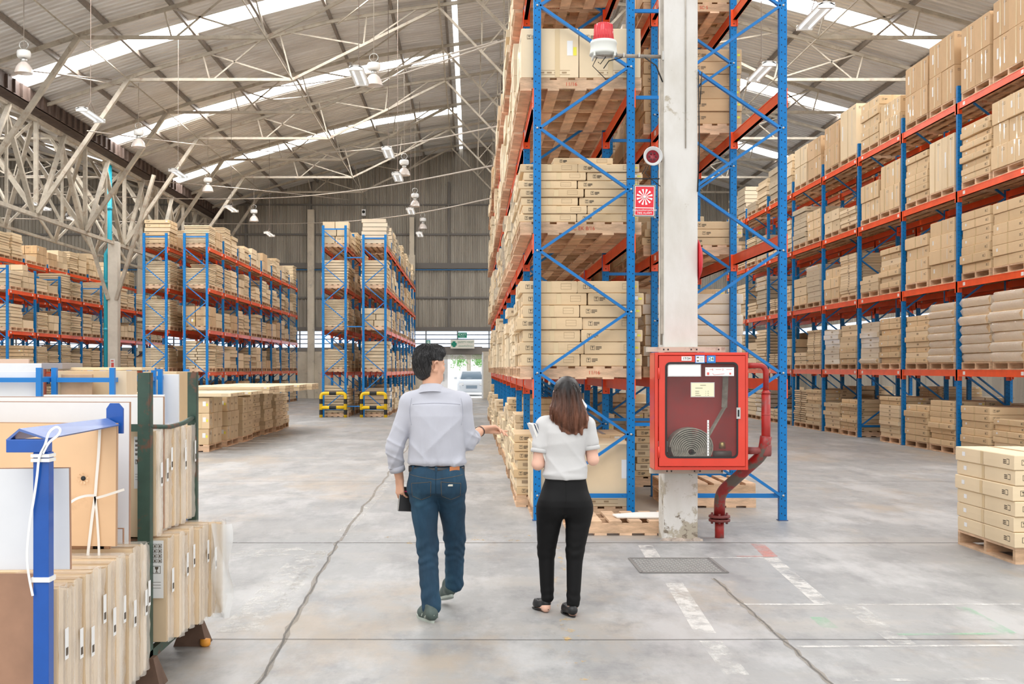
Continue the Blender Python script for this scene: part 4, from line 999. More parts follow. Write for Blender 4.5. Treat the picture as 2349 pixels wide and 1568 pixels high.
# hose, extinguisher and valve inside
mb = MB(); cx, cz = -.075, .20; HOSE = M('canvas_hose', (.33,.31,.25), .9, var=.3, vscale=22, bump=.3)
n = 260; inn, out = [], []
for i in range(n+1):
    a = 2*math.pi*10.5*i/n; r = .02+.0125*a/(2*math.pi); sx_ = 1.25; dn = -.05*(1-r/.15); x = cx+r*sx_*math.cos(a); z = cz+dn+r*1.1*math.sin(a); x2 = cx+(r+.009)*sx_*math.cos(a); z2 = cz+dn+(r+.009)*1.1*math.sin(a)
    z, z2 = max(z,.025), max(z2,.03); mb.v += [(x,-d+.05,z), (x2,-d+.05,z2), (x2,-.06,z2), (x,-.06,z)]
for i in range(n):
    for j in range(4): mb.f.append((4*i+j, 4*i+(j+1) % 4, 4*i+4+(j+1) % 4, 4*i+4+j)); mb.m.append(0); mb.sm.append(False)
mb.build('hose_coil', HOSE, t)
mb = MB(); mb.bar((.04,-.17,.22), (.24,-.12,.55), .05, .012); mb.bar((.24,-.12,.55), (.26,-.1,.9), .05, .012); mb.bar((-.02,-.18,.1), (.05,-.17,.24), .06, .012); mb.build('hose_end', HOSE, t)
mb = MB(); mb.lathe([(.02,.02),(.06,.03),(.06,.30),(.045,.36),(.02,.38),(.02,.4)], (-.335,-.13,0), 16); mb.mi = 1; mb.lathe([(.0605,.15),(.0605,.25)], (-.335,-.13,0), 16, cap=False); mb.build('extinguisher', [M('extinguisher_red', (.5,.02,.02), .25), WHITE], t)
mb = MB(); mb.lathe([(.03,-.02),(.03,.14)], (.16,-.13,.13), 14, 'X'); mb.mi = 1; mb.lathe([(.075,0),(.075,.012)], (.1,-.13,.13), 20, 'X'); mb.mi = 2; mb.lathe([(.03,.12),(.03,.16),(.02,.18)], (.22,-.13,.06), 12); mb.build('valve', [M('valve_dark', (.09,.07,.06), .5), RDI, M('brass', (.5,.38,.15), .35, metal=.8)], t)
for z, x0, x1 in ((h+.03,-.45,.26), (-.03,-.42,.24)):
    mb = MB(); mb.box(x0,x1,-.07,0.012,z-.022,z+.022); mb.mi = 1
    for xx in (-.3,-.26,-.05,0,.2): mb.box(x0+.45+xx-.006,x0+.45+xx+.006,-.072,-.07,z-.007,z+.007)
    mb.build('mounting_rail', [M('rail_cream', (.52,.47,.38), .6, dirt=(.25,.2,.16), dscale=5), BLACK], t)
# standpipe
t = thing('standpipe', 'dark red bent water pipe feeding the hose cabinet from the floor', 'pipe', (2.32, 10.8, 0))
def pp(px, py, Y): v = P(px,py,Y); return (v.x-2.32, v.y-10.8, v.z)
x0_ = CX1-2.32
def fillet(pts, r=.06, n=5):
    pts = [Vector(p) for p in pts]; out = [pts[0]]
    for a, b, c in zip(pts[:-2], pts[1:-1], pts[2:]):
        u = (a-b).normalized(); v = (c-b).normalized(); p, q = b+u*r, b+v*r
        for i in range(n+1): s = i/n; out.append(p*(1-s)**2+b*2*s*(1-s)+q*s*s)
    return out+[pts[-1]]
mb = MB(); mb.tube(fillet([(0,0,.2), (0,-.02,.42), pp(1752,1040,10.42), pp(1757,1000,10.42)], .09), .052, 16)
mb.build('lower_run', M('pipe_red_dirty', (.30,.02,.018), .4, var=.25, vscale=6, dirt=(.12,.095,.075), dscale=6, dthr=(.48,.56)), t)
mb = MB(); a = pp(1757,1045,10.42); b = pp(1757,905,10.42); c = pp(1757,838,10.42); mb.tube([a, b], .041, 16); mb.tube([b, (b[0],b[1],b[2]+.04)], [.041,.03], 16)
mb.build('riser', DKRED, t)
mb = MB(); mb.tube(fillet([(b[0],b[1],b[2]+.02), (c[0],c[1],c[2]), (x0_-.02,c[1],c[2])], .07), .026, 14); mb.build('upper_run', DKRED, t)
mb = MB(); p = pp(1757,1033,10.42); mb.tube([p, (x0_-.02,p[1],p[2])], .033, 14); mb.lathe([(.045,p[2]-.05),(.05,p[2]-.03),(.05,p[2]+.04),(.045,p[2]+.06)], (p[0],p[1],0), 16); mb.build('tee', M('pipe_grime', (.22,.05,.045), .5, var=.4, vscale=8), t)
for zz in (.165,.2):
    mb = MB(); mb.lathe([(.095,zz-.012),(.1,zz-.008),(.1,zz+.008),(.095,zz+.012)], n=20)
    for k in range(6): an = k*math.pi/3+.3; mb.lathe([(.011,zz-.03),(.011,zz+.03)], (.078*math.cos(an),.078*math.sin(an),0), 6)
    mb.build('flange', M('flange_rust', (.20,.045,.04), .5, var=.3, vscale=9), t)
mb = MB(); mb.tube([(0,0,-.02), (0,0,.16)], .043, 16); mb.build('stub', DKRED, t)
mb = MB()
for q in ((1757,900),(1757,950),(1757,1010)): v = pp(*q,10.42); mb.lathe([(.0425,v[2]-.004),(.0425,v[2]+.004)], (v[0],v[1],0), 16)
mb.build('weld_bands', M('weld_band', (.45,.06,.05), .5), t)
# beacon on bent pipe
t = thing('warning_beacon', 'red rotating warning beacon on a bent pipe arm off the white column', 'beacon', (1.216, 10.62, 4.46))
mb = MB(); mb.lathe([(.13,.0),(.125,.02),(.118,.09),(.125,.1),(.118,.125)], (0,0,0), 24); mb.box(-.1,-.085,-.1,.1,-.03,.01); mb.box(.085,.1,-.1,.1,-.03,.01); mb.build('base', M('beacon_base', (.72,.73,.68), .45), t)
ln = MB(); ln.lathe([(.094,.12),(.09,.2),(.082,.275),(.06,.29)], n=32)
for k in range(24): a = k*math.pi/12; ln.bar((.093*math.cos(a),.093*math.sin(a),.13), (.082*math.cos(a),.082*math.sin(a),.275), .006, .006)
ln.build('lens', M('beacon_lens', (.80,.03,.05), .12, alpha=.72, coat=.6), t)
mb = MB(); mb.lathe([(.03,.12),(.05,.15),(.05,.2),(.03,.24)]); mb.build('reflector', M('beacon_inner', (.9,.35,.3), .2, metal=.3), t)
az = P(0,127,10.62).z-4.46
mb = MB(); mb.tube(fillet([(.0,0,.0), (0.01,0,az), (1.77-1.216,.05,az)], .08), .017, 10); mb.build('arm', M('arm_pipe', (.30,.26,.22), .5, var=.3), t)
mb = MB(); mb.box(1.77-1.216-.012,1.77-1.216+.002,0,.1,az-.04,az+.04); mb.box(.18,.19,-.02,.02,az-.02,az+.02); mb.box(.32,.33,-.02,.02,az-.02,az+.02); mb.build('fixing_plate', SILVER, t)
mb = MB(); mb.tube([(.38,0,az-.02),(.48,-.02,az-.1),(.54,-.02,az-.25)], .007, 5); mb.tube([(.17,0,az-.02),(.05,0,az-.05),(.0,0,az-.12)], .005, 5); mb.tube([(-.06,0,-.02),(-.1,0,-.1),(-.04,0,-.16),(.02,0,-.22)], .004, 5); mb.tube([(.03,0,az),(-.03,0,az-.08),(-.05,.0,az-.06)], .004, 5); mb.build('cable', BLACK, t)
# siren
p = P(1497,359,10.5); t = thing('siren', 'round grey-rimmed siren with dark red centre on the column side', 'siren', p)
mb = MB(); mb.lathe([(.052,.0),(.056,-.0),(.083,-.035),(.088,-.03),(.075,.03),(.06,.07),(.04,.12)], n=28, axis='Y', cap=False); mb.build('horn', M('horn_grey', (.62,.62,.61), .45), t)
mb = MB(); mb.lathe([(.0,-.008),(.058,-.006),(.06,.01)], n=24, axis='Y'); mb.mi = 1
for k in range(6): a = k*math.pi/3; mb.box(.032*math.cos(a)-.008,.032*math.cos(a)+.008,-.013,-.005,.032*math.sin(a)-.008,.032*math.sin(a)+.008)
mb.build('grille', [M('siren_red', (.25,.01,.02), .4), M('siren_dark', (.07,.005,.01), .5)], t)
mb = MB(); mb.box(.02,.1,.08,.12,-.03,.03); mb.build('bracket', BROWN, t)
mb = MB(); mb.tube([(-.03,.05,-.08),(-.06,.05,-.14),(.0,.05,-.2),(.08,.06,-.26)], .004, 5); mb.tube([(-.05,.05,-.08),(-.09,.05,-.15)], .004, 5); mb.build('wires', BLACK, t)
# alarm sign
p = P(1478.5,460.5,10.55); t = thing('alarm_sign', 'red FIRE ALARM sign with white starburst beside the column', 'sign', p)
SR = M('sign_red', (.70,.018,.035), .4)
mb = MB(); mb.box(-.1,.1,0,.006,-.145,.145); mb.mi = 1; mb.box(-.096,.096,-.002,0,-.141,.141); mb.mi = 2; mb.box(-.09,.09,-.003,-.002,-.135,.135); mb.mi = 3; mb.box(-.084,.084,-.004,-.003,-.06,.129); mb.box(-.084,.084,-.004,-.003,-.129,-.068); mb.build('plate', [M('sign_back', (.6,.6,.5), .5), BLACK, WHITE, SR], t, rot=(0,.02,0))
mb = MB()
for k in range(12):
    a = math.radians(30*k+15); d_ = Vector((math.cos(a),0,math.sin(a))); n_ = Vector((-math.sin(a),0,math.cos(a)))
    o = Vector((0,-.005,.035)); q = [o+d_*.018-n_*.003, o+d_*.045+n_*-.005, o+d_*.072-n_*.012, o+d_*.074+n_*.008, o+d_*.046+n_*.004, o+d_*.018+n_*.003]
    mb.add(q, [(0,1,2,3,4,5)])
mb.lathe([(.015,-.0055),(.015,-.0045)], (0,0,.035), 14, 'Y'); mb.build('starburst', WHITE, t)
text('สัญญาณแจ้งเหตุเพลิงไหม้', 'lettering', .021, WHITE, (0,-.005,-.086), t); text('FIRE ALARM', 'lettering', .025, WHITE, (0,-.005,-.112), t, ext=.0012)
mb = MB(); mb.tube([(-.16,.02,.205),(.14,.02,.205)], .006, 6); mb.tube([(-.06,.01,.205),(-.06,.005,.14)], .002, 4); mb.tube([(.06,.01,.205),(.06,.005,.14)], .002, 4); mb.build('hanger_rod', BLACK, t)
# red disc bell on the far side of the column
t = thing('alarm_bell', 'red alarm bell seen edge-on at right side of the white column', 'bell', (2.085, 10.72, P(0,598,10.7).z))
mb = MB(); mb.lathe([(.2,.005),(.2,.012),(.13,.04),(.04,.045)], (0,0,0), 28, 'X'); mb.build('gong', M('bell_red', (.62,.02,.03), .35), t)
# yellow guards
YL = M('guard_yellow', (.85,.55,.01), .4)
for i, (xa, xb) in enumerate(((-4.83,-4.1), (-3.52,-2.8))):
    t = thing('rack_guard', f'yellow and black tube guard before the {("left","right")[i]} post pair of middle racks', 'guard', ((xa+xb)/2, FY-.32, 0), 'rack guards')
    hw = (xb-xa)/2+.03
    mb = MB(); pts = fillet([(-hw,0,0), (-hw,0,.78), (hw,0,.78), (hw,0,0)], .12, 6); mb.tube(pts, .055, 12); mb.build('hoop', YL, t)
    mb = MB(); mb.tube([(-hw,0,.32), (hw,0,.32)], .055, 12); mb.build('crossbar', YL, t)
    for s in (-1, 1):
        for z in (.15,.5): mb = MB(); mb.lathe([(.0565,z-.06),(.0565,z+.1)], (s*hw,0,0), 12, cap=False); mb.build('black_band', BLACK, t)
    for z in (.32,.78): mb = MB(); mb.lathe([(.0565,-.13),(.0565,.1)], (0,0,z), 12, 'X', cap=False); mb.build('black_band', BLACK, t)
# paper on floor pallet
o = MB(); o.add([(-.27,-.1,0),(.12,-.13,.0),(.36,-.05,.004),(.34,.07,.03),(-.05,.11,.02),(-.3,.04,.01),(-.27,-.1,-.012),(.12,-.13,-.012),(.36,-.05,-.008),(.34,.07,.018),(-.05,.11,.008),(-.3,.04,-.002)], [(0,1,2,3,4,5),(11,10,9,8,7,6)]+[(i,i+6,(i+1) % 6+6,(i+1) % 6) for i in range(6)])
tag(o.build('plank', M('pale_plank', (.78,.74,.68), .7), None, (1.68, 11.25, .15)), 'pale plank lying on the empty pallet beside the white column', 'plank')
# ------------------------------------------------------------------ foreground stillages
GRN = M('green_paint_old', (.035,.075,.055), .5, var=.3, vscale=5, dirt=(.13,.06,.035), dscale=7, dthr=(.55,.62))
BLU2 = M('blue_paint_chipped', (.004,.085,.40), .32, var=.1, coat=.3, dirt=(.05,.13,.25), dscale=18, dthr=(.66,.7))
WB = M('white_board', (.80,.81,.82), .4, var=.02); TB = M('tan_board', (.80,.545,.33), .6, var=.06, vscale=2, dirt=(.60,.38,.22), dscale=3, dthr=(.62,.8)); BB = M('brown_board', (.40,.22,.135), .6, var=.1, vscale=7)
STR = M('white_strapping', (.88,.87,.83), .4)
def board(name, lab, x0, x1, y, th, z0, z1, mat, edge=None, tilt=0, cat='board', roll=0.0):
    t = thing(name, lab, cat, ((x0+x1)/2, y, z0), 'boards leaning in the stillages', rot=(tilt, roll, 0))
    mb = MB(); w = (x1-x0)/2; mb.box(-w,w,0,th,0,z1-z0-.003); mb.build('panel', mat, t, bevel=.0015)
    mb = MB(); mb.box(-w,w,.0,th,z1-z0-.003,z1-z0); mb.box(w,w+.003,.0,th,0,z1-z0); mb.build('edge', edge or BB, t)
    return t
s1 = thing('stillage', 'blue steel stillage in the left foreground holding boards and wrapped panels', 'stillage', (-1.62, 4.3, 0))
for x, y in ((.027,0), (-2.4,0), (-.11,1.085), (-2.4,1.085)):
    mb = MB(); mb.box(x-.029,x+.029,y-.025,y+.03,.0,1.27); mb.build('post', BLU2, s1, bevel=.003)
mb = MB(); mb.box(-.1,.05,-.03,.03,1.27,1.318); mb.build('rail_cap', BLU2, s1, bevel=.002)
mb = MB(); n = 1; A = [(-.1,1.315),(-.06,1.352),(-.02,1.315)]
for y0, y1 in ((-.02,1.02),):
    mb.add([(-.105,y0,1.316),(-.055,y0,1.358),(.05,y0,1.322),(-.105,y1,1.312),(-.055,y1,1.352),(.0,y1,1.322),(-.095,y0,1.312),(-.055,y0,1.348),(.045,y0,1.316),(-.095,y1,1.308),(-.055,y1,1.345),(-.005,y1,1.316)],
           [(0,3,4,1),(1,4,5,2),(6,7,10,9),(7,8,11,10),(0,1,7,6),(1,2,8,7),(3,9,10,4),(4,10,11,5),(0,6,9,3),(2,5,11,8)])
mb.build('side_rail', M('blue_rail_worn', (.10,.17,.42), .35, var=.3, vscale=4, stretch=(1,.3,1)), s1)
mb = MB(); mb.prism([(-.067,1.28),(.01,1.28),(.01,1.395),(-.012,1.42),(-.05,1.42),(-.067,1.395)], 1.04, 1.055); mb.build('corner_plate', BLU2, s1)
mb = MB(); mb.box(-2.4,-.0,-.02,.02,.08,.13); mb.box(-2.4,0,1.05,1.08,.08,.13); mb.box(-.02,.02,0,1.06,.08,.13); mb.box(-2.42,-2.38,0,1.06,.08,.13); mb.box(-2.3,-.05,.5,.55,.07,.12); mb.build('base_frame', BLU2, s1)
def strap(name, lab, pts, w, top=True, par=None, nrm=(0,-1,0)):
    pts = [Vector(p) for p in pts]; mb = MB(); k = len(pts); nrm = Vector(nrm)
    sm = []
    for i in range(k-1):
        p0, p1, p2, p3 = pts[max(i-1,0)], pts[i], pts[i+1], pts[min(i+2,k-1)]
        for j in range(4): s = j/4; sm.append(.5*((2*p1)+(p2-p0)*s+(2*p0-5*p1+4*p2-p3)*s*s+(3*p1-p0-3*p2+p3)*s**3))
    sm.append(pts[-1])
    for i, p in enumerate(sm):
        d_ = (sm[min(i+1,len(sm)-1)]-sm[max(i-1,0)]).normalized(); s_ = d_.cross(nrm).normalized()*w/2; mb.v += [tuple(p-s_), tuple(p+s_), tuple(p+s_-nrm*.0015), tuple(p-s_-nrm*.0015)]
    for i in range(len(sm)-1):
        for j in range(4): mb.f.append((4*i+j,4*i+(j+1) % 4,4*i+4+(j+1) % 4,4*i+4+j)); mb.m.append(0); mb.sm.append(False)
    o = mb.build(name, STR, par)
    if not par: tag(o, lab, 'strap', 'white straps')
    return o
def L4(px, py, Y=4.26): v = P(px,py,Y); return (v.x, v.y, v.z)
strap('strap', 'white strap looped and knotted round the top of the blue post', [L4(98,1040),L4(112,1015),L4(132,998),L4(138,985),L4(128,979),L4(112,992),L4(103,1020),L4(90,1048),L4(85,1090),L4(78,1140),L4(68,1200),L4(62,1270),L4(66,1320),L4(75,1366)], .009)
mb = MB(); mb.box(-.034,.034,-.034,.036,1.235,1.248); mb.box(-.034,.034,-.036,.036,1.252,1.264); o = mb.build('strap', STR, None, (-1.593,4.3,0)); tag(o, 'white strap wound twice round the blue post near its top', 'strap', 'white straps')
mb = MB(); mb.box(-.034,.034,-.03,.036,.79,.808); o = mb.build('strap', STR, None, (-1.593,4.3,0)); tag(o, 'white strap wound round the blue post at mid height', 'strap', 'white straps')
# boards of the blue stillage
board('board', 'white board standing in front of the tan board at left edge', -4.0, -1.535, 4.42, .012, .80, 1.19, WB, roll=-.01)
board('board', 'brown fibreboard standing lowest at the left edge behind the blue post', -4.0, -1.615, 4.39, .014, .14, .80, BB)
tan_b = board('board', 'large tan board tied with white strap, torn hole in its face', -4.2, -1.632, 5.30, .02, .775, 1.34, TB, M('tan_edge', (.45,.28,.17), .7), roll=.008)
board('board', 'lower tan-brown board under the large tan board', -4.2, -1.68, 5.36, .02, .14, .80, M('tan_brown_board', (.66,.42,.27), .6, var=.1), roll=.0)
board('board', 'large white board with brown top edge behind the tied tan board', -4.2, -1.65, 5.56, .02, .3, 1.425, WB, roll=.004)
board('board', 'white board standing farther back, its upper left corner torn tan', -2.7, -1.60, 6.0, .018, .75, 1.435, WB)
board('board', 'narrow white board end beside the green post', -1.9, -1.66, 5.50, .018, .15, .82, WB)
hole = MB(); rr = random.Random(9)
for i in range(9): a = i*.7; c = Vector((.012*math.cos(a), -.002, .012*math.sin(a))); hole.add([c, c+Vector((.014*math.cos(a), -.006, .014*math.sin(a))), c+Vector((.014*math.cos(a+.6), -.004, .014*math.sin(a+.6)))], [(0,1,2)])
hole.mi = 1; hole.lathe([(0,-.0025),(.011,-.0025),(.011,-.001)], n=10, axis='Y'); v = P(190,1092,5.298); ho = hole.build('torn_hole', [TB, BLACK], tan_b); ho.location = Vector(v)-tan_b.location
def L5(px, py, Y=5.29): v = P(px,py,Y); return (v.x, v.y, v.z)
strap('strap', 'white strap running down the tied tan board', [L5(229,980),L5(226,1040),L5(221,1100),L5(218,1138),L5(212,1180),L5(205,1240),L5(201,1275)], .013)
strap('strap', 'second tail of white strap below the knot on the tan board', [L5(218,1138),L5(222,1180),L5(226,1240),L5(227,1275)], .011)
strap('strap', 'short loose strap end left of the knot on the tan board', [L5(216,1136,5.27),L5(195,1137,5.25),L5(170,1146,5.22),L5(145,1166,5.2)], .011)
strap('strap', 'short loose strap end right of the knot on the tan board', [L5(220,1142,5.27),L5(245,1135,5.25),L5(285,1122,5.22)], .011)
# panels stacked on edge
PANW = M('panel_wood', (.84,.66,.45), .6, var=.05, vscale=6, stretch=(2,2,.5), rnd=.22); FW = M('film_thin', (.93,.86,.76), .14, bump=.9, bscale=14, alpha=.40, coat=.5, stretch=(1,1,.35))
rp = random.Random(21)
def panels(x1, y0, y1, z0, z1, n, gname, labf, face=None, xjit=.015, length=2.2, xfun=None):
    th = (y1-y0)/n
    for i in range(n):
        y = y0+i*th; xx = x1+rp.uniform(-xjit, xjit)+(xfun(i/n) if xfun else 0); zz = z1+rp.uniform(-.02,.012)
        t = thing('packed_panel', labf(i), 'panel', (xx, y, z0), gname)
        mb = MB(); k = rp.choice((.55,.7,.45)); mb.box(-length,0,.004,th*k,0,zz-z0); mb.box(-length,-.006,th*k+.003,th-.004,.005,zz-z0-.012); mb.build('panel_core', PANW, t, bevel=.002)
        mb = MB(); mb.smooth = True; nz, ny_ = 14, 4; vs = []
        for a in range(nz+1):
            z = (zz-z0)*a/nz
            for b in range(ny_+1):
                bul = math.sin(math.pi*b/ny_); vs.append((.006+bul*.014+rp.uniform(-.004,.006)*(1 if 0 < b < ny_ else .3), th*b/ny_, z+(.02*rp.random() if a == nz else 0)))
        mb.add(vs, [(a*(ny_+1)+b, a*(ny_+1)+b+1, (a+1)*(ny_+1)+b+1, (a+1)*(ny_+1)+b) for a in range(nz) for b in range(ny_)])
        mb.add([(-.3,0,zz-z0+.006), (.012,0,zz-z0+.012), (.012,th,zz-z0+.01), (-.3,th,zz-z0+.005)], [(0,1,2,3)])
        mb.build('film_wrap', FW, t)
        if i % 3 != 1:
            z = (zz-z0)*rp.uniform(.55,.8); mb = MB(); mb.box(.022,.024,th*.25,th*.65,z-.07,z+.05); mb.mi = 1; mb.box(.0245,.025,th*.32,th*.58,z-.055,z-.025); mb.build('barcode_label', [WHITE, INK], t)
panels(-1.575, 4.42, 5.62, .13, .735, 13, 'wrapped panels in the blue stillage', lambda i: f'film-wrapped panel on edge low in the blue stillage, {ORD[i+1]} from the front')
panels(-1.60, 5.82, 6.66, .735, 1.27, 9, 'wrapped panels in upper tier of green stillage', lambda i: f'film-wrapped panel on edge in upper tier of green stillage, {ORD[i+1]} from front')
panels(-1.535, 5.83, 6.62, .2, .715, 8, 'wrapped panels in lower tier of green stillage', lambda i: f'film-wrapped panel on edge in lower tier of green stillage, {ORD[i+1]} from front', xfun=lambda s: .12*s)
# printed labels on packs
def caution(x, y, z, w, h, lab, fr):
    t = thing('caution_label', lab, 'label', (x, y, z)); mb = MB(); mb.box(0,w,0,.002,-h,0); mb.mi = 1; s = w*.32
    for r in range(4):
        for c in range(2):
            a, b = w*.15+c*w*.4, -h*.06-r*h*.085
            mb.box(a,a+s,-.001,0,b-s,b-s+.002); mb.box(a,a+s,-.001,0,b-.002,b); mb.box(a,a+.002,-.001,0,b-s,b); mb.box(a+s-.002,a+s,-.001,0,b-s,b); mb.box(a+s*.3,a+s*.7,-.001,0,b-s*.8,b-s*.3)
    a, b, S = w*.15, -h*.44, w*.62
    for q in ((a,a+S,b-S,b-S+.002),(a,a+S,b-.002,b),(a,a+.002,b-S,b),(a+S-.002,a+S,b-S,b)): mb.box(q[0],q[1],-.001,0,q[2],q[3])
    c = a+S/2; mb.add([(c-S*.25,-.0015,b-S*.12),(c+S*.25,-.0015,b-S*.12),(c+S*.18,-.0015,b-S*.42),(c,-.0015,b-S*.52),(c-S*.18,-.0015,b-S*.42)], [(4,3,2,1,0)]); mb.box(c-.002,c+.002,-.0015,0,b-S*.8,b-S*.5); mb.box(c-S*.2,c+S*.2,-.0015,0,b-S*.85,b-S*.79)
    for k in range(3): mb.box(w*.15,w*.8,-.001,0,-h*(.72+.05*k)-.0015,-h*(.72+.05*k))
    mb.build('sheet', [WHITE, INK], t); return t
v = P(345,1240,5.80); caution(v.x, 5.812, v.z-.0, .062, .29, 'white caution label with goblet symbol on lower pack beside the green post', 0)
v = P(299,1003,5.72); caution(-1.69, 5.79, v.z, .036, .26, 'narrow white caution label left of the green post', 0)
o = MB(); o.box(-.06,.0,0,.06,0,.53); t_ = o.build('packed_panel', PANW, None, (-1.655,5.80,.735)); tag(t_, 'tan pack edge with caution label, left of the green post', 'panel')
t = thing('tag_sheet', 'white handwritten sheet hanging by the green post under a red tag', 'paper', P(315,1285,5.5))
mb = MB(); mb.add([(-.032,0,0),(.033,-.01,.0),(.03,-.02,-.12),(-.0,-.03,-.195),(-.028,-.02,-.16),(-.032,.0015,0),(.033,-.0085,.0),(.03,-.0185,-.12),(0,-.0285,-.195),(-.028,-.0185,-.16)], [(0,4,3,2,1),(5,6,7,8,9)]+[(i,(i+1) % 5,(i+1) % 5+5,i+5) for i in range(5)]); mb.build('sheet', WHITE, t)
mb = MB()
for k in range(7): z = -.02-.02*k; mb.box(-.022,.02,-.0225-.001*k,-.022-.001*k,z,z+.0015)
mb.build('handwriting', INKF, t)
mb = MB(); mb.box(-.035,.015,-.02,-.018,-.01,.055); o = mb.build('red_tag', M('tag_red', (.85,.08,.06), .5), None, P(316,1287,5.48)); tag(o, 'small red tag clipped above the hanging white sheet', 'tag')
# green stillage
s2 = thing('stillage', 'old dark green stillage holding two tiers of wrapped panels', 'stillage', (-1.63, 5.75, 0))
for (x, y, w_) in ((0,0,.06), (.03,.87,.05), (-2.4,0,.06), (-2.4,.87,.05)):
    mb = MB(); mb.box(x-w_/2,x+w_/2,y-.004,y+.004,.12,1.56); mb.box(x+w_/2-.006,x+w_/2,y,y+w_,.12,1.56); po = mb.build('post', GRN, s2)
    mb = MB(); f0, f1 = .095, .05
    mb.add([(x-f0,y-.05,0),(x+f0,y-.05,0),(x+f0,y+.1,0),(x-f0,y+.1,0),(x-f1,y-.01,.14),(x+f1,y-.01,.14),(x+f1,y+.06,.14),(x-f1,y+.06,.14)], [(3,2,1,0),(4,5,6,7),(0,1,5,4),(1,2,6,5),(2,3,7,6),(3,0,4,7)]); mb.build('foot', M('rusty_foot', (.13,.075,.05), .7, var=.3), po)
mb = MB(); mb.lathe([(.02,0),(.03,.01),(.03,.04)], (.115,.83,0), 12); mb.build('bumper', M('orange_rubber', (.85,.35,.04), .5), s2)
for z in (.70, 1.285):
    mb = MB(); mb.box(-2.4,0,-.002,.03,z-.018,z+.018); mb.build('cross_rail', GRN, s2)
mb = MB(); mb.tube([(.02,.03,1.29),(.05,.3,1.275),(.045,.6,1.28),(.035,.87,1.3)], .013, 6); mb.build('side_rail', GRN, s2)
mb = MB(); mb.box(-2.4,.03,0,.04,.12,.17); mb.box(-2.4,.03,.85,.89,.12,.17); mb.box(0,.03,0,.88,.12,.17); mb.box(-2.4,0,.42,.46,.12,.17); mb.build('base_frame', GRN, s2)
mb = MB(); mb.box(-2.3,.0,.06,.85,.695,.72); mb.build('shelf', BB, s2)
# film flap that stands out beyond the lower packs
mb = MB(); mb.smooth = True; vs = []
for a in range(13):
    for b in range(6): vs.append((.02*b+.012*math.sin(a*.9+b), .02*math.sin(b*1.3+a*.6), .52*a/12))
mb.add(vs, [(a*6+b,a*6+b+1,a*6+7+b,a*6+6+b) for a in range(12) for b in range(5)]); o = mb.build('film_sheet', M('loose_film', (.86,.87,.86), .15, alpha=.45, coat=.4), None, (-1.43,6.4,.2)); tag(o, 'loose clear film standing out beside the lower wrapped panels', 'film')
# ------------------------------------------------------------------ stillages farther back on the left
FB = M('blue_frame', (.01,.2,.58), .4)
def stillage(lab, x0, x1, y0, y1, h, rail, col=FB):
    t = thing('stillage', lab, 'stillage', (x0, y0, 0)); w_, l_ = x1-x0, y1-y0
    for x, y in ((0,0),(w_,0),(0,l_),(w_,l_)): mb = MB(); mb.box(x-.02,x+.02,y-.02,y+.02,0,h); mb.build('post', col, t)
    for y in (0,l_): mb = MB(); mb.box(0,w_,y-.015,y+.015,rail-.018,rail+.018); mb.build('rail', col, t)
    for x in (0,w_): mb = MB(); mb.box(x-.015,x+.015,0,l_,rail-.018,rail+.018); mb.build('rail', col, t)
    mb = MB(); mb.box(0,w_,0,l_,.1,.14); mb.build('deck', col, t)
    return t
def slab(name, lab, x0, x1, y0, y1, z0, z1, mat, cat='board', grp='goods in the back stillages'):
    mb = MB(); mb.box(-(x1-x0)/2,(x1-x0)/2,0,y1-y0,0,z1-z0); o = mb.build(name, mat, None, ((x0+x1)/2,y0,z0), bevel=.003); tag(o, lab, cat, grp); return o
def sx0(px, Y): return (px-VX)*Y/F
def sz0(py, Y): return EYE+(VY-py)*Y/F
def slabpx(name, lab, px0, px1, py0, Y, th, z0, mat, cat='board'): return slab(name, lab, sx0(px0,Y), sx0(px1,Y), Y, Y+th, z0, sz0(py0,Y), mat, cat)
stillage('blue-framed stillage at far left holding white boards and tan cartons', sx0(-60,9), sx0(90,9), 9, 10.2, sz0(843,9), sz0(871,9))
slabpx('board', 'white board with faded red writing in the leftmost blue-framed stillage', -60, 83, 851, 9.05, .05, .15, WB)
slabpx('board', 'white board standing taller behind, leftmost blue-framed stillage', -60, 96, 833, 9.6, .04, .15, WB)
slabpx('board', 'pinkish-tan board at extreme left rising above the white boards', -60, 66, 823, 9.9, .03, .15, M('pink_tan', (.72,.52,.40), .6))
stillage('blue-framed stillage behind the large boards, brown board on its front', sx0(125,9.2), sx0(258,9.2), 9.2, 10.4, sz0(843,9.2), sz0(871,9.2))
slabpx('board', 'brown board with rounded top standing in the second blue-framed stillage', 140, 211, 858, 9.24, .04, .15, M('brown_board2', (.55,.36,.22), .6, var=.15))
slabpx('carton', 'tall tan carton in the second blue-framed stillage', 130, 254, 850, 9.35, .4, .15, CARD, 'carton')
slabpx('packed_panel', 'wrapped panels on edge at right of second blue-framed stillage', 262, 290, 850, 9.3, .3, .15, PANW, 'panel')
slabpx('board', 'dark grey board lying on top of the left goods', 95, 143, 832, 9.5, .5, sz0(846,9.5), M('grey_board', (.30,.28,.29), .6))
slabpx('board', 'long pale plank lying across the second blue-framed stillage', 130, 325, 842, 9.7, .4, sz0(849,9.7), CARDL)
stillage('blue-framed stillage farther right with a white board beside tan boards', sx0(296,10.6), sx0(368,10.6), 10.6, 11.6, sz0(846,10.6), sz0(866,10.6))
slabpx('board', 'small white board in the third blue-framed stillage', 372, 410, 858, 10.65, .03, .15, WB)
slabpx('carton', 'pale tan carton in the third blue-framed stillage', 328, 405, 852, 10.8, .6, .15, CARD, 'carton')
stillage('small red-brown framed stillage between the two blue-framed ones', sx0(100,10.6), sx0(140,10.6), 10.6, 11.3, sz0(843,10.6), sz0(861,10.6), M('redbrown_frame', (.28,.06,.04), .5))
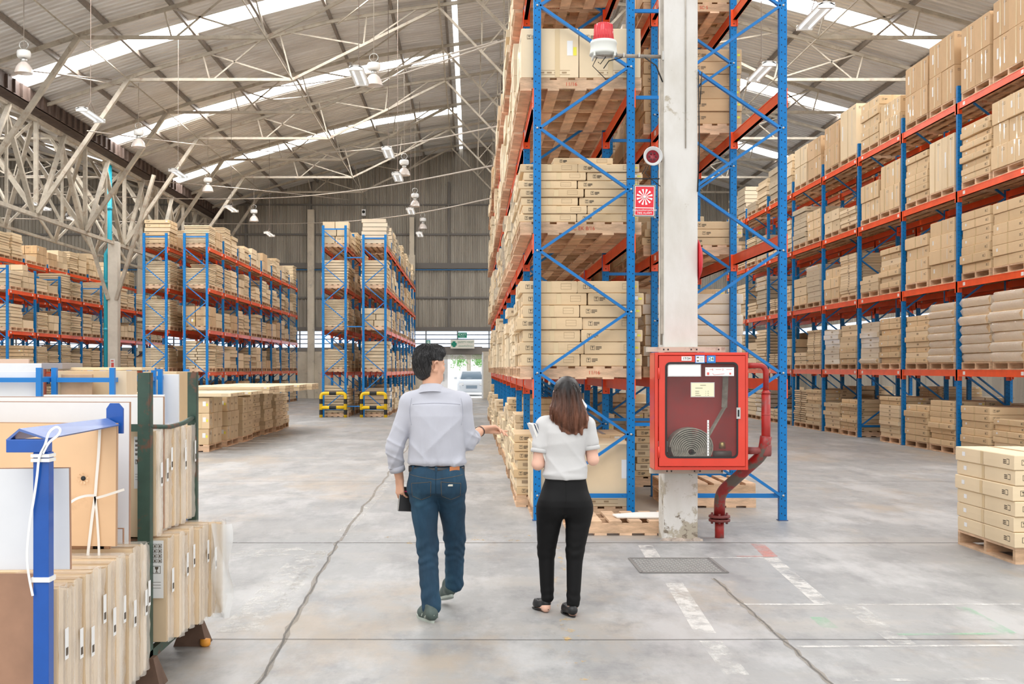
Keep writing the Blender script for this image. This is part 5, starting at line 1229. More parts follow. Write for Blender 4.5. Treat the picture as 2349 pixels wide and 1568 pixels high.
slabpx('board', 'white board lying on edge between the green posts', 100, 376, 905, 7.6, .03, .0, WB)
# ------------------------------------------------------------------ people: smooth implicit surfaces turned into one mesh
class Field:
    def __init__(s, lo, hi, res):
        s.lo = np.array(lo, float); s.res = res; s.n = (np.ceil((np.array(hi)-s.lo)/res)).astype(int)+1
        s.f = np.full(s.n, 1.0, np.float32)
        s.ax = [s.lo[i]+res*np.arange(s.n[i]) for i in range(3)]
    def sub(s, lo, hi, pad):
        a = np.maximum(0, np.floor((np.array(lo)-pad-s.lo)/s.res).astype(int)); b = np.minimum(s.n, np.ceil((np.array(hi)+pad-s.lo)/s.res).astype(int)+1)
        sl = tuple(slice(a[i], b[i]) for i in range(3)); X, Y, Z = np.meshgrid(*[s.ax[i][sl[i]] for i in range(3)], indexing='ij', sparse=True)
        return sl, X, Y, Z
    def put(s, sl, d, k):
        o = s.f[sl]
        if k > 0: h = np.maximum(k-np.abs(o-d), 0)/k; s.f[sl] = np.minimum(o, d)-h*h*k*.25
        else: s.f[sl] = np.minimum(o, d)
    def cap(s, a, b, ra, rb=None, k=.02, flat=None):
        a = np.array(a, float); b = np.array(b, float); rb = ra if rb is None else rb; R = max(ra, rb)
        sl, X, Y, Z = s.sub(np.minimum(a,b)-R, np.maximum(a,b)+R, k+.02); ab = b-a; L = max(ab@ab, 1e-9)
        t = np.clip(((X-a[0])*ab[0]+(Y-a[1])*ab[1]+(Z-a[2])*ab[2])/L, 0, 1)
        dx, dy, dz = X-a[0]-t*ab[0], Y-a[1]-t*ab[1], Z-a[2]-t*ab[2]
        if flat is not None:
            n = np.array(flat[:3], float); n /= np.linalg.norm(n); q = dx*n[0]+dy*n[1]+dz*n[2]; g = 1/flat[3]-1; d = np.sqrt(np.maximum(dx*dx+dy*dy+dz*dz+q*q*((1/flat[3])**2-1), 0))
        else: d = np.sqrt(dx*dx+dy*dy+dz*dz)
        s.put(sl, d-(ra+(rb-ra)*t), k)
    def ell(s, c, r, k=.02, yaw=0.0, cut=False):
        c = np.array(c, float); r = np.array(r, float); R = max(r); sl, X, Y, Z = s.sub(c-R, c+R, k+.02)
        x, y, z = X-c[0], Y-c[1], Z-c[2]; cs, sn = math.cos(yaw), math.sin(yaw); x, y = x*cs+y*sn, -x*sn+y*cs
        q = np.sqrt((x/r[0])**2+(y/r[1])**2+(z/r[2])**2); d = (q-1)*min(r)
        if cut: s.f[sl] = np.maximum(s.f[sl], -d)
        else: s.put(sl, d, k)
    def loft(s, zs, cx, cy, w, dp, k=.02, p=2.3):
        sl, X, Y, Z = s.sub((min(cx)-max(w), min(cy)-max(dp), min(zs)), (max(cx)+max(w), max(cy)+max(dp), max(zs)), .03)
        z = np.clip(Z, min(zs), max(zs)); o = np.argsort(zs); zs = np.array(zs)[o]; I = lambda v: np.interp(z, zs, np.array(v)[o])
        ww, dd = I(w), I(dp); q = (np.abs((X-I(cx))/ww)**p+np.abs((Y-I(cy))/dd)**p)**(1/p); d = (q-1)*np.minimum(ww, dd)
        dz = np.abs(Z-z); d = np.where(dz > 0, np.sqrt(np.maximum(d,0)**2+dz**2)+np.minimum(d,0)*0, d); s.put(sl, d, k)
    def plane(s, p, n):   # keep the side the normal points away from
        X, Y, Z = np.meshgrid(*s.ax, indexing='ij', sparse=True); n = np.array(n, float); n /= np.linalg.norm(n)
        s.f = np.maximum(s.f, ((X-p[0])*n[0]+(Y-p[1])*n[1]+(Z-p[2])*n[2]).astype(np.float32))
    def disp(s, fn):
        X, Y, Z = np.meshgrid(*s.ax, indexing='ij', sparse=True); m = np.abs(s.f) < .035; D = fn(X, Y, Z); D = np.broadcast_to(D, s.f.shape); s.f = np.where(m, s.f+D, s.f).astype(np.float32)
    def mesh(s, name, mat, parent=None, loc=None, smooth=1):
        f = s.f; neg = f < 0; nx, ny, nz = f.shape
        c = np.zeros((nx-1,ny-1,nz-1), np.int8)
        for i in (0,1):
            for j in (0,1):
                for k in (0,1): c += neg[i:nx-1+i, j:ny-1+j, k:nz-1+k]
        act = (c > 0) & (c < 8); ids = np.argwhere(act); idx = np.full(act.shape, -1, np.int64); idx[act] = np.arange(len(ids))
        acc = np.zeros((len(ids),3)); cnt = np.zeros(len(ids)); cor = [(i,j,k) for i in (0,1) for j in (0,1) for k in (0,1)]
        for a in cor:
            for ax in range(3):
                if a[ax]: continue
                b = list(a); b[ax] = 1
                fa = f[ids[:,0]+a[0], ids[:,1]+a[1], ids[:,2]+a[2]]; fb = f[ids[:,0]+b[0], ids[:,1]+b[1], ids[:,2]+b[2]]
                m = (fa < 0) != (fb < 0); t = np.where(m, fa/np.where(m, fa-fb, 1), 0); q = np.tile(np.array(a, float), (len(ids),1)); q[:,ax] = t
                acc[m] += q[m]; cnt += m
        V = s.lo+(ids+acc/np.maximum(cnt,1)[:,None])*s.res; F_ = []
        for ax in range(3):
            sl0 = [slice(None)]*3; sl1 = [slice(None)]*3; sl0[ax] = slice(0,-1); sl1[ax] = slice(1,None)
            ch = neg[tuple(sl0)] != neg[tuple(sl1)]; e = np.argwhere(ch); u, v = (ax+1) % 3, (ax+2) % 3
            e = e[(e[:,u] > 0) & (e[:,v] > 0) & (e[:,u] < f.shape[u]-1) & (e[:,v] < f.shape[v]-1)]
            def g(du, dv): q = e.copy(); q[:,u] -= du; q[:,v] -= dv; return idx[q[:,0], q[:,1], q[:,2]]
            quad = np.stack([g(1,1), g(0,1), g(0,0), g(1,0)], 1); flip = ~neg[e[:,0], e[:,1], e[:,2]]; quad[flip] = quad[flip][:, ::-1]; F_.append(quad)
        Q = np.concatenate(F_); Q = Q[(Q >= 0).all(1)]
        for _ in range(smooth):
            A = np.zeros_like(V); n = np.zeros(len(V))
            for i in range(4):
                for j in ((i+1) % 4, (i+3) % 4): np.add.at(A, Q[:,i], V[Q[:,j]]); np.add.at(n, Q[:,i], 1)
            V = V*.5+.5*A/np.maximum(n,1)[:,None]
        me = bpy.data.meshes.new(name); me.vertices.add(len(V)); me.vertices.foreach_set('co', V.astype(np.float32).ravel())
        me.loops.add(Q.size); me.loops.foreach_set('vertex_index', Q.astype(np.int32).ravel()); me.polygons.add(len(Q)); me.polygons.foreach_set('loop_start', np.arange(0,Q.size,4,dtype=np.int32))
        me.polygons.foreach_set('use_smooth', np.ones(len(Q), bool)); me.update(calc_edges=True); me.validate(); me.materials.append(mat)
        o = bpy.data.objects.new(name, me); COL.objects.link(o)
        if loc: o.location = loc
        if parent: o.parent = parent
        return o
def nrm(v): v = np.array(v, float); return v/np.linalg.norm(v)
def hand(fd, wrist, d, pn, curls, thumb, sc=1.0, side=1, spread=.06):
    """d: direction of the hand, pn: palm normal, curls: per finger total bend, thumb direction (in d, s, pn) on side*s"""
    d = nrm(d); pn = nrm(np.array(pn)-d*np.dot(pn,d)); s = np.cross(d, pn)*side; w = np.array(wrist, float)
    offs = (.030,.010,-.010,-.029); L = (.072,.080,.075,.058); R = (.0085,.0088,.0083,.0073); kn = (.086,.090,.086,.078)
    for i in range(4):
        b = w+s*offs[i]*.55*sc+d*.012; k_ = w+s*offs[i]*sc+d*kn[i]*sc; fd.cap(b, k_, .0145*sc, .0115*sc, k=.014)
        p = k_; a = 0; f0 = nrm(d+s*offs[i]*spread/.03)
        for seg, fr in enumerate((.45,.30,.25)):
            a += curls[i]*(.38,.40,.22)[seg]; q = p+(f0*math.cos(a)+pn*math.sin(a))*L[i]*fr*sc; fd.cap(p, q, R[i]*sc*(1-.08*seg), R[i]*sc*(.92-.08*seg), k=.004); p = q
    t = nrm(d*thumb[0]+s*thumb[1]+pn*thumb[2]); b = w+s*.018*sc+d*.02*sc; m = b+t*.042*sc; fd.cap(b, m, .0135*sc, .0115*sc, k=.012)
    t2 = nrm(t+d*.5); q = m+t2*.03*sc; fd.cap(m, q, .0102*sc, .0095*sc, k=.006); fd.cap(q, q+nrm(t2+d*.2)*.024*sc, .0095*sc, .0078*sc, k=.004)
def head(fd, c, yaw, sc=1.0, female=False):
    cs, sn = math.cos(yaw), math.sin(yaw)
    def T(p): x, y, z = [q*sc for q in p]; return (c[0]+x*cs-y*sn, c[1]+x*sn+y*cs, c[2]+z)
    fd.ell(T((0,-.012,.03)), np.array((.075,.093,.085))*sc, .02, yaw); fd.ell(T((0,.028,-.035)), np.array((.058,.062,.078))*sc, .03, yaw)
    fd.cap(T((-.022,.062,-.088)), T((.022,.062,-.088)), .02*sc, k=.025); fd.cap(T((-.045,.01,-.07)), T((-.02,.055,-.09)), .017*sc, k=.02); fd.cap(T((.045,.01,-.07)), T((.02,.055,-.09)), .017*sc, k=.02)
    fd.cap(T((0,.088,.012)), T((0,.108,-.022)), .007*sc, .011*sc, k=.01); fd.cap(T((-.012,.094,-.026)), T((.012,.094,-.026)), .008*sc, k=.006)
    fd.cap(T((-.02,.086,-.052)), T((.02,.086,-.052)), .0075*sc, k=.008); fd.cap(T((-.016,.083,-.064)), T((.016,.083,-.064)), .008*sc, k=.006)
    for s in (-1, 1):
        fd.cap(T((s*.018,.083,.022)), T((s*.045,.072,.022)), .008*sc, k=.012); fd.ell(T((s*.032,.082,.004)), np.array((.014,.010,.008))*sc, .004, yaw); fd.ell(T((s*.04,.062,-.03)), np.array((.02,.02,.02))*sc, .02, yaw)
        pts = [T((s*(.083+.010*math.sin(a)), .0-.014+.018*math.cos(a), -.008+.03*math.sin(a))) for a in np.linspace(-1.9, 2.6, 9)]
        for p, q in zip(pts[:-1], pts[1:]): fd.cap(p, q, .0062*sc, k=.004)
        fd.ell(T((s*.078,-.008,-.012)), np.array((.006,.014,.022))*sc, .008, yaw); fd.cap(T((s*.08,-.005,-.034)), T((s*.076,-.002,-.04)), .007*sc, k=.006)
    return T
SKIN = M('skin_warm', (.70,.39,.26), .5, var=.08, vscale=9, spec=.4); SKINF = M('skin_light', (.80,.48,.36), .5, var=.05, vscale=9, spec=.4)
def cloth_mat(name, col, rough=.8, weave=260, amt=.15, var=.05):
    m = M(name, col, rough, var=var, vscale=4, bump=amt, bscale=weave, sheen=.2); return m
SHIRT = cloth_mat('shirt_grey_lilac', (.47,.48,.54)); POLO = cloth_mat('polo_white', (.60,.595,.59), .85, 350); TROU = M('trousers_black', (.004,.004,.0045), .7, spec=.25)
def jeans_mat():
    m = bpy.data.materials.new('jeans_denim'); m.use_nodes = True; nt = m.node_tree; b = nt.nodes['Principled BSDF']; v = coords(nt)
    n = noise(nt, v, 5, 5, .6, (1.2,1.2,.5)); n2 = noise(nt, v, 60, 3, .7, (1,1,.25))
    c = ramp(nt, n, [(.32, (.004,.022,.048)), (.55, (.007,.042,.085)), (.78, (.03,.10,.16))]); c = mixc(nt, mth(nt,'MULTIPLY',n2,.22), c, (.05,.12,.18))
    nt.links.new(c, b.inputs['Base Color']); b.inputs['Roughness'].default_value = .85
    bn = nt.nodes.new('ShaderNodeBump'); bn.inputs['Strength'].default_value = .25; bn.inputs['Distance'].default_value = .004; nt.links.new(n2, bn.inputs['Height']); nt.links.new(bn.outputs[0], b.inputs['Normal']); return m
JEANS = jeans_mat()
def ridges(X, Y, Z, dirs):
    r = 0
    for (a, b, c, ph, amp, wx, wz) in dirs: r = r+amp*np.sin(a*X+b*Y+c*Z+ph+wx*np.sin(9*Z+ph)+wz*np.sin(11*X+2*ph))
    return r
# ======================= the man
MXo, MYo = -.22, 7.35
body = Field((-.36,-.30,-.01), (.52,.52,1.76), .0055)
hc = (-.043, .01, 1.605); HY = -math.radians(52)
T = head(body, hc, HY, 1.0)
body.cap((-.03,-.012,1.40), (-.036,.0,1.54), .060, .054, k=.03)
body.loft([.86,1.0,1.15,1.3,1.40], [0]*5, [0]*5, [.15,.135,.155,.17,.10], [.10,.095,.105,.10,.06])
LS, RS = (-.185,.0,1.355), (.175,.0,1.355)
LE, LWr = (-.268,-.015,1.075), (-.238,.045,.87)
RE, RWr = (.198,.03,1.115), (.288,.262,1.178)
body.cap(LS, LE, .048, .038); body.cap(RS, RE, .048, .038)
body.cap(LE, LWr, .042, .027, k=.01); body.cap(RE, RWr, .042, .028, k=.01)
hand(body, LWr, (.03,.01,-1), (.75,.66,0), (.9,1.0,1.15,1.2), (.75,.45,.55), 1.0, side=-1)
hand(body, RWr, (.95,.12,.05), (.05,-.55,-.85), (.05,1.0,1.35,1.5), (.9,-.2,.35), 1.1, side=1)
LH, LK, LA = (-.088,0,.87), (-.06,.0,.46), (-.028,-.11,.085)
RH, RK, RA = (.088,0,.87), (.112,.17,.475), (.105,.24,.13)
for a, b, ra, rb in ((LH,LK,.085,.056), (LK,LA,.056,.038), (RH,RK,.085,.056), (RK,(.106,.235,.17),.056,.034)): body.cap(a, b, ra, rb)
man = body.mesh('person', SKIN, None, (MXo, MYo, 0), 1)
tag(man, 'person seen from behind in pale grey shirt and jeans, right hand pointing, holding notebook', 'person')
# shirt
sh = Field((-.36,-.20,.94), (.36,.26,1.50), .0055)
sh.loft([.976,.982,1.0,1.08,1.18,1.28,1.35,1.39,1.42], [.0]*9, [.0]*9, [.176,.180,.180,.176,.172,.178,.175,.125,.075], [.118,.124,.128,.130,.130,.126,.108,.080,.062], k=0, p=2.5)
sh.cap((-.168,.0,1.355), LE, .066, .055, k=.014); sh.cap(LE, (LE[0]*.45+LWr[0]*.55-.006, LE[1]*.45+LWr[1]*.55, LE[2]*.45+LWr[2]*.55), .057, .047, k=.012)
sh.cap((.155,.0,1.355), RE, .066, .057, k=.014); sh.cap(RE, (RE[0]*.72+RWr[0]*.28, RE[1]*.72+RWr[1]*.28, RE[2]*.72+RWr[2]*.28), .057, .050, k=.012)
sh.cap((-.165,.0,1.37), (-.03,-.012,1.435), .055, .05, k=.05); sh.cap((.155,.0,1.37), (-.03,-.012,1.435), .055, .05, k=.05)
def shd(X, Y, Z):
    low = np.clip((1.38-Z)/.3, 0, 1)
    rg = lambda p: (1-np.abs(np.sin(p)))**2.5
    back = low*np.clip((.19-np.abs(X))/.04, 0, 1)
    r = -back*1.6*(.0065*rg(15*X+3.5*Z+.5*np.sin(9*Z))*(.5+.5*np.sin(6*Z+1))+.007*rg(8*X-12*Z+.6*np.sin(6*X)+.9)*np.clip((X+.12)/.15,0,1)+.005*rg(10*X+13*Z+.7*np.sin(5*X)+.3)*np.clip((.05-X)/.15,0,1)+.003*rg(34*X+2*Z+np.sin(7*Z)))
    r = r+.0015*np.sin(30*X+22*Z)*low
    arm = np.clip((np.abs(X)-.18)/.04, 0, 1)*np.clip((1.25-Z)/.1, 0, 1); r = r-arm*1.3*(.007*rg(26*Z+16*X+.8*np.sin(12*Z))+.005*rg(22*Z-30*X+1+np.sin(9*Z)))+arm*.002
    hem = np.exp(-((Z-.985)/.025)**2)*(.003*np.sin(60*X+3*np.sin(17*X))-.006); return r+hem
sh.disp(shd)
shirt = sh.mesh('shirt', SHIRT, man, None, 1)
mb = MB(); pts = [(x, -.118-.012*math.cos(x*9)+.012, 1.345+.012*math.cos(x*10)) for x in np.linspace(-.165,.165,16)]
bm_pts = []
dep = bpy.context.evaluated_depsgraph_get(); tb = BVHTree.FromPolygons([v.co.copy() for v in shirt.data.vertices], [tuple(p.vertices) for p in shirt.data.polygons])
def on(tree, x, z, off=.001, y0=-.5):
    r = tree.ray_cast(Vector((x,y0,z)), Vector((0,1,0))); return Vector((x,(r[0].y if r[0] else -.1)-off,z))
mb.tube([on(tb,x,1.352+.012*math.cos(x*9)) for x in np.linspace(-.15,.15,30)], .0017, 5); mb.build('yoke_seam', M('seam_dark', (.36,.37,.43), .9), shirt)  # thin seam line, darker than the shirt cloth
for s in (-1, 1):
    mb = MB(); mb.tube([on(tb,s*(.155+.012*math.sin(t*3)),1.395-.17*t,.0005) for t in np.linspace(0,1,16)], .0014, 5); mb.build('armhole_seam', MATS['seam_dark'], shirt)
# collar
def ringmesh(c, ax, secs, n=40, a0=0, a1=2*math.pi, mat=None, name='', parent=None):
    mb = MB(); mb.smooth = True; ax = Vector(ax).normalized(); u = Vector((1,0,0)); u = (u-ax*u.dot(ax)).normalized(); v = ax.cross(u); k = len(secs); full = abs(a1-a0-2*math.pi) < 1e-6; m = n if full else n+1
    for i in range(m):
        a = a0+(a1-a0)*i/n
        for rx, ry, h in secs: mb.v.append(tuple(Vector(c)+u*rx*math.cos(a)+v*ry*math.sin(a)+ax*h))
    for i in range(n):
        for j in range(k-1 if not full else k-1): i2 = (i+1) % m; mb.f.append((i*k+j, i2*k+j, i2*k+j+1, i*k+j+1)); mb.m.append(0); mb.sm.append(True)
    return mb.build(name, mat, parent)
ringmesh((-.033,-.004,1.448), (-.02,.25,1), [(.092,.086,-.032), (.086,.080,-.012), (.073,.068,.022), (.068,.064,.026), (.066,.062,-.02)], mat=SHIRT, name='collar', parent=shirt)
def cuffring(p, q, r, w, name):
    p, q = Vector(p), Vector(q); ax = (q-p).normalized(); return ringmesh(p, ax, [(r*.9,r*.9,-w*.1), (r,r,0), (r*1.03,r*1.03,w*.5), (r,r,w), (r*.86,r*.86,w), (r*.8,r*.8,w*.4)], 28, mat=SHIRT, name=name, parent=shirt)
lc = np.array(LE)*.42+np.array(LWr)*.58; cuffring(lc-np.array((.006,0,-.005)), LWr, .050, .035, 'rolled_cuff')
rc = np.array(RE)*.72+np.array(RWr)*.28; cuffring(rc, RWr, .052, .028, 'rolled_cuff')
# jeans
def legs(fd, segs, k=.03):
    for a, b, ra, rb in segs: fd.cap(a, b, ra, rb, k)
jn = Field((-.24,-.30,.05), (.24,.40,1.0), .006)
jn.loft([.80,.86,.92,.955,.968], [0]*5, [-.005,-.01,-.006,0,0], [.172,.180,.178,.176,.174], [.118,.128,.122,.115,.113], k=0, p=2.4)
for s in (-1, 1): jn.ell((s*.075,-.055,.86), (.085,.08,.10), .04)
jn.cap((-.088,0,.82), LK, .096, .068, .03); jn.cap(LK, (-.031,-.105,.085), .066, .060, .03); jn.cap((.088,0,.82), RK, .096, .068, .03); jn.cap(RK, (.106,.235,.17), .066, .060, .03)
jn.plane((0,0,.966), (0,0,1)); jn.plane((-.03,-.1,.034), (0,.05,-1))
def jd(X, Y, Z):
    kn = np.exp(-((Z-.42)/.10)**2)+.8*np.exp(-((Z-.16)/.08)**2)+.5*np.exp(-((Z-.74)/.06)**2)
    return kn*(.0026*np.sin(120*Z+38*X+4*np.sin(31*X+9*Y)+2*np.sin(19*Z))+.0032*np.sin(62*Z-55*X+3*np.sin(14*Z+2)))+.0022*np.sin(32*X+18*Z+3*np.sin(9*Z))
jn.disp(jd); jeans = jn.mesh('jeans', JEANS, man, None, 1)
jt = BVHTree.FromPolygons([v.co.copy() for v in jeans.data.vertices], [tuple(p.vertices) for p in jeans.data.polygons])
STI = M('stitching', (.16,.12,.07), .8); JD = M('denim_seam', (.006,.035,.07), .9)
def seam(name, pts, r=.0012, mat=STI): mb = MB(); mb.tube([on(jt,x,z,.0008) for x, z in pts], r, 4); mb.build(name, mat, jeans)
seam('centre_seam', [(.0+.002*math.sin(z*20),z) for z in np.linspace(.955,.80,12)], .0022, JD)
seam('yoke_seam', [(x,.905-.22*abs(x)*-1*.25-.018*(1-abs(x)/.17)) for x in np.linspace(-.165,.165,24)])
for s in (-1, 1):
    c = s*.093
    P_ = [(c-.062,.868+.006*s),(c+.062,.868-.006*s),(c+.058,.78),(c,.757),(c-.058,.78),(c-.062,.868+.006*s)]; pts = []
    for a, b in zip(P_[:-1], P_[1:]): pts += [(a[0]+(b[0]-a[0])*t, a[1]+(b[1]-a[1])*t) for t in np.linspace(0,1,8)]
    mb = MB(); g = 10; vs = []
    for i in range(g+1):
        for j in range(g+1): x = c-.06+.12*i/g; z = .868-(.088+.02*(1-abs(2*i/g-1)))*j/g; vs.append(tuple(on(jt,x,z,.0022)))
    mb.smooth = True; mb.add(vs, [(i*(g+1)+j,(i+1)*(g+1)+j,(i+1)*(g+1)+j+1,i*(g+1)+j+1) for i in range(g) for j in range(g)]); pk = mb.build('back_pocket', JEANS, jeans)
    mb = MB(); mb.tube([on(jt,x,z,.0028) for x, z in pts], .0012, 4); mb.build('pocket_stitching', STI, pk)
mb = MB(); q = on(jt,.09,.852,.003); mb.box(q.x-.015,q.x+.015,q.y-.001,q.y+.001,q.z-.006,q.z+.006); mb.build('fabric_tag', M('tag_cream', (.6,.58,.5), .7), jeans)
def beltring(z, w, dp, h, mat, name, par, p=2.4):
    mb = MB(); n = 64; mb.smooth = True
    for i in range(n):
        a = 2*math.pi*i/n; ca, sa = math.cos(a), math.sin(a); r = 1/((abs(ca)**p+abs(sa)**p)**(1/p))
        for dr, hh in ((0,-h/2), (.003,-h/2), (.003,h/2), (0,h/2)): mb.v.append(((w+dr)*r*ca, (dp+dr)*r*sa, z+hh))
    for i in range(n):
        for j in range(4): i2 = (i+1) % n; mb.f.append((i*4+j,i2*4+j,i2*4+(j+1) % 4,i*4+(j+1) % 4)); mb.m.append(0); mb.sm.append(True)
    return mb.build(name, mat, par)
belt = beltring(.944,.1765,.117,.034, M('belt_black', (.02,.022,.025), .35), 'belt', man)
for x in (-.145,-.0,.125): mb = MB(); yy = -.1205*(1-(abs(x)/.178)**2.4)**(1/2.4); mb.box(x-.008,x+.008,yy-.003,yy+.002,.915,.968); mb.build('belt_loop', JEANS, jeans)
mb = MB()
for i in range(9):
    x0, x1 = .085+.062*i/9, .085+.062*(i+1)/9; y0, y1 = [-.1215*(1-(x/.1785)**2.4)**(1/2.4)-.009 for x in (x0,x1)]; mb.quad((x0,y0,.925),(x1,y1,.925),(x1,y1,.966),(x0,y0,.966))
mb.build('leather_patch', M('leather_patch', (.48,.17,.06), .6, var=.1), jeans)
# shoes
def shoe(name, par, heel, d, pitch, col, sole, L=.275, low=False):
    """heel point on the ground, d horizontal direction of the toe, pitch raises the heel"""
    fd = Field((-.07,-.08,-.03), (.07,L+.03,.15), .005)
    fd.cap((0,.034,.043), (0,L*.55,.038), .033, .036, .03); fd.cap((0,L*.55,.036), (0.006,L-.05,.028), .042, .033, .03)
    if not low: fd.cap((0,.04,.06), (0,.07,.095), .036, .04, .03); fd.cap((0,.1,.075), (0,.16,.05), .034, .03, .03)
    fd.plane((0,0,.014), (0,0,-1))
    if low: fd.ell((0,.10,.088), (.033,.082,.046), 0, cut=True)
    M_ = Matrix.Translation(heel) @ Matrix.Rotation(math.atan2(-d[0], d[1]), 4, 'Z') @ Matrix.Translation((0,L*.75,0)) @ Matrix.Rotation(-pitch, 4, 'X') @ Matrix.Translation((0,-L*.75,0))
    o = fd.mesh(name, col, par, None, 1); o.matrix_local = M_
    so = MB(); out = []
    for i in range(28):
        a = 2*math.pi*i/28; y = L/2+.5*L*math.sin(a)*.985; w = .031+.011*math.sin((y/L-.2)*3); out.append((w*math.cos(a)*1.0*(1 if abs(math.cos(a)) < 2 else 1), y))
    n = len(out); vs = [(x,y,0) for x,y in out]+[(x*1.03,y,.016 if not low else .008) for x,y in out]
    so.add(vs, [tuple(range(n))[::-1], tuple(range(n,2*n))]+[(i,(i+1) % n,(i+1) % n+n,i+n) for i in range(n)]); so.build('sole', sole, o); return o
SHC = M('shoe_green', (.07,.10,.09), .6, var=.25, vscale=14); SOL = M('sole_grey', (.42,.47,.42), .6)
s_ = shoe('shoe', man, (-.012,-.185,0), (-.42,1), 0, SHC, SOL)
mb = MB(); mb.tube([(-.042,.05,.03),(-.03,.03,.06),(.0,.0,.05),(.036,.03,.03)], .006, 6); mb.tube([(-.045,.1,.03),(-.02,.11,.08),(.02,.11,.08),(.045,.1,.03)], .004, 6); mb.build('trim', SOL, s_)
shoe('shoe', man, (.095,.185,.035), (-.25,1), .28, SHC, SOL)
# hair: short, tousled
hr = Field((-.17,-.13,1.50), (.09,.16,1.745), .0038)
def HT(p): x, y, z = p; cs, sn = math.cos(HY), math.sin(HY); return (hc[0]+x*cs-y*sn, hc[1]+x*sn+y*cs, hc[2]+z)
hr.ell(HT((0,-.016,.036)), (.085,.102,.096), .01, HY); hr.ell(HT((0,-.045,-.015)), (.074,.066,.085), .02, HY); hr.ell(HT((.0,.045,.075)), (.066,.06,.048), .02, HY)
# carve away face, ears and nape
cs, sn = math.cos(HY), math.sin(HY)
X, Y, Z = np.meshgrid(*hr.ax, indexing='ij', sparse=True); hx = (X-hc[0])*cs+(Y-hc[1])*sn; hy = -(X-hc[0])*sn+(Y-hc[1])*cs; hz = Z-hc[2]
face = np.minimum(hy-.075+.0*hz, .055-hz)  # in front and below the hairline
face = np.minimum(hy-np.where(hz > .02, .062, .028), .052-hz); hr.f = np.maximum(hr.f, -np.maximum(-face, -1)*-1*-1 if False else np.minimum(face, .05)).astype(np.float32)
side = np.minimum(np.minimum(hy+.040, .026-hz), np.abs(hx)-.05); hr.f = np.maximum(hr.f, side)
hr.f = np.maximum(hr.f, (-.088-.02*np.cos(hx*25)-hz)*1.0).astype(np.float32)
ang = np.arctan2(hx, -hy); hr.disp(lambda X, Y, Z: .0028*np.sin(ang*34+hz*60+3*np.sin(hz*40+ang*5))+.0018*np.sin(ang*71-hz*120))
HAIRM = M('hair_black', (.012,.011,.012), .38, var=.5, vscale=30, stretch=(1,1,.3), spec=.6)
hair = hr.mesh('hair', HAIRM, man, None, 1)
def strands(name, tree_o, n, gen, mat, r, par, seed=3):
    rr = random.Random(seed); mb = MB(); mb.smooth = True
    for _ in range(n):
        pts = gen(rr)
        if pts and len(pts) > 2: mb.tube(pts, [r*(1-.75*i/(len(pts)-1)) for i in range(len(pts))], 3, caps=False)
    return mb.build(name, mat, par)
ht_ = BVHTree.FromPolygons([v.co.copy() for v in hair.data.vertices], [tuple(p.vertices) for p in hair.data.polygons])
cr = Vector(HT((.0,-.03,.13)))
def gman(rr):
    th = rr.uniform(0, 2*math.pi); el = rr.uniform(.05,.95); out = []; c = Vector(HT((0,-.015,.03))); sw = rr.uniform(-.35,.35); l = rr.uniform(.3,.55)
    for i in range(6):
        e = el*1.9+l*i/5; e = min(e, 2.5); a = th+sw*i/5; d = Vector((math.sin(e)*math.cos(a), math.sin(e)*math.sin(a), math.cos(e))); r = ht_.ray_cast(c, d, .2)
        if r[0] is None: return None
        out.append(r[0]+d*(.0015+.0035*(i/5)*rr.random()+(.006*(i/5) if el < .4 else 0)))
    h = out[-1]-Vector(hc); hyy = -h.x*sn+h.y*cs
    if h.z < .03 and hyy > -.01: return None
    return out
strands('hair_strands', None, 1300, gman, HAIRM, .0013, hair)
# bracelet and notebook
p = Vector(RWr)*.86+Vector(RE)*.14; ringmesh(p, Vector(RWr)-Vector(RE), [(.034,.034,-.006), (.037,.037,0), (.034,.034,.006), (.031,.031,0), (.034,.034,-.006)], 24, mat=M('bracelet', (.06,.04,.035), .3), name='bracelet', parent=man)
t = thing('notebook', 'black notebook with pink elastic held in the left hand of the man', 'notebook', (MXo-.185, MYo+.065, .665), rot=(.05,.08,.35))
mb = MB(); mb.box(-.068,.068,-.011,-.008,0,.155); mb.box(-.068,.068,.008,.011,0,.155); mb.box(.065,.068,-.011,.011,0,.155); mb.build('cover', M('notebook_black', (.02,.02,.022), .5), t)
mb = MB(); mb.box(-.066,.065,-.008,.008,.003,.152); mb.build('pages', M('paper_pages', (.80,.78,.72), .8), t)
mb = MB(); mb.box(-.069,.069,-.012,.012,.125,.131); mb.build('elastic_band', M('pink_band', (.65,.03,.16), .5), t)
# ======================= the woman
WXo, WYo = .587, 7.44
wb_ = Field((-.24,-.20,-.01), (.28,.36,1.56), .0055); wc = (.028,.0,1.415); WY = math.radians(8)
head(wb_, wc, WY, .93, True); wb_.cap((.02,.0,1.24), (.026,.0,1.34), .048, .044, k=.03)
wb_.loft([.70,.85,.95,1.1,1.2,1.26], [.01]*6, [0]*6, [.14,.105,.11,.125,.135,.06], [.10,.08,.085,.095,.085,.05])
WLS, WRS = (-.125,0,1.215), (.165,0,1.215); WLE, WRE = (-.160,-.02,.965), (.196,-.01,.995); WLW, WRW = (-.035,.19,1.0), (.155,.20,1.14)
wb_.cap(WLS, WLE, .043, .036); wb_.cap(WRS, WRE, .043, .036); wb_.cap(WLE, WLW, .038, .024, k=.012); wb_.cap(WRE, WRW, .038, .024, k=.012)
hand(wb_, WLW, (.55,.5,.3), (-.6,.3,-.5), (1.0,1.1,1.2,1.2), (.6,.5,.5), .9, side=1); hand(wb_, WRW, (.0,.3,1), (0,1,-.3), (.9,1.0,1.1,1.1), (.6,-.5,.5), .9, side=1)
WLK, WLA, WRK, WRA = (-.100,.05,.40), (-.092,.07,.09), (.078,-.02,.40), (.062,-.05,.07)
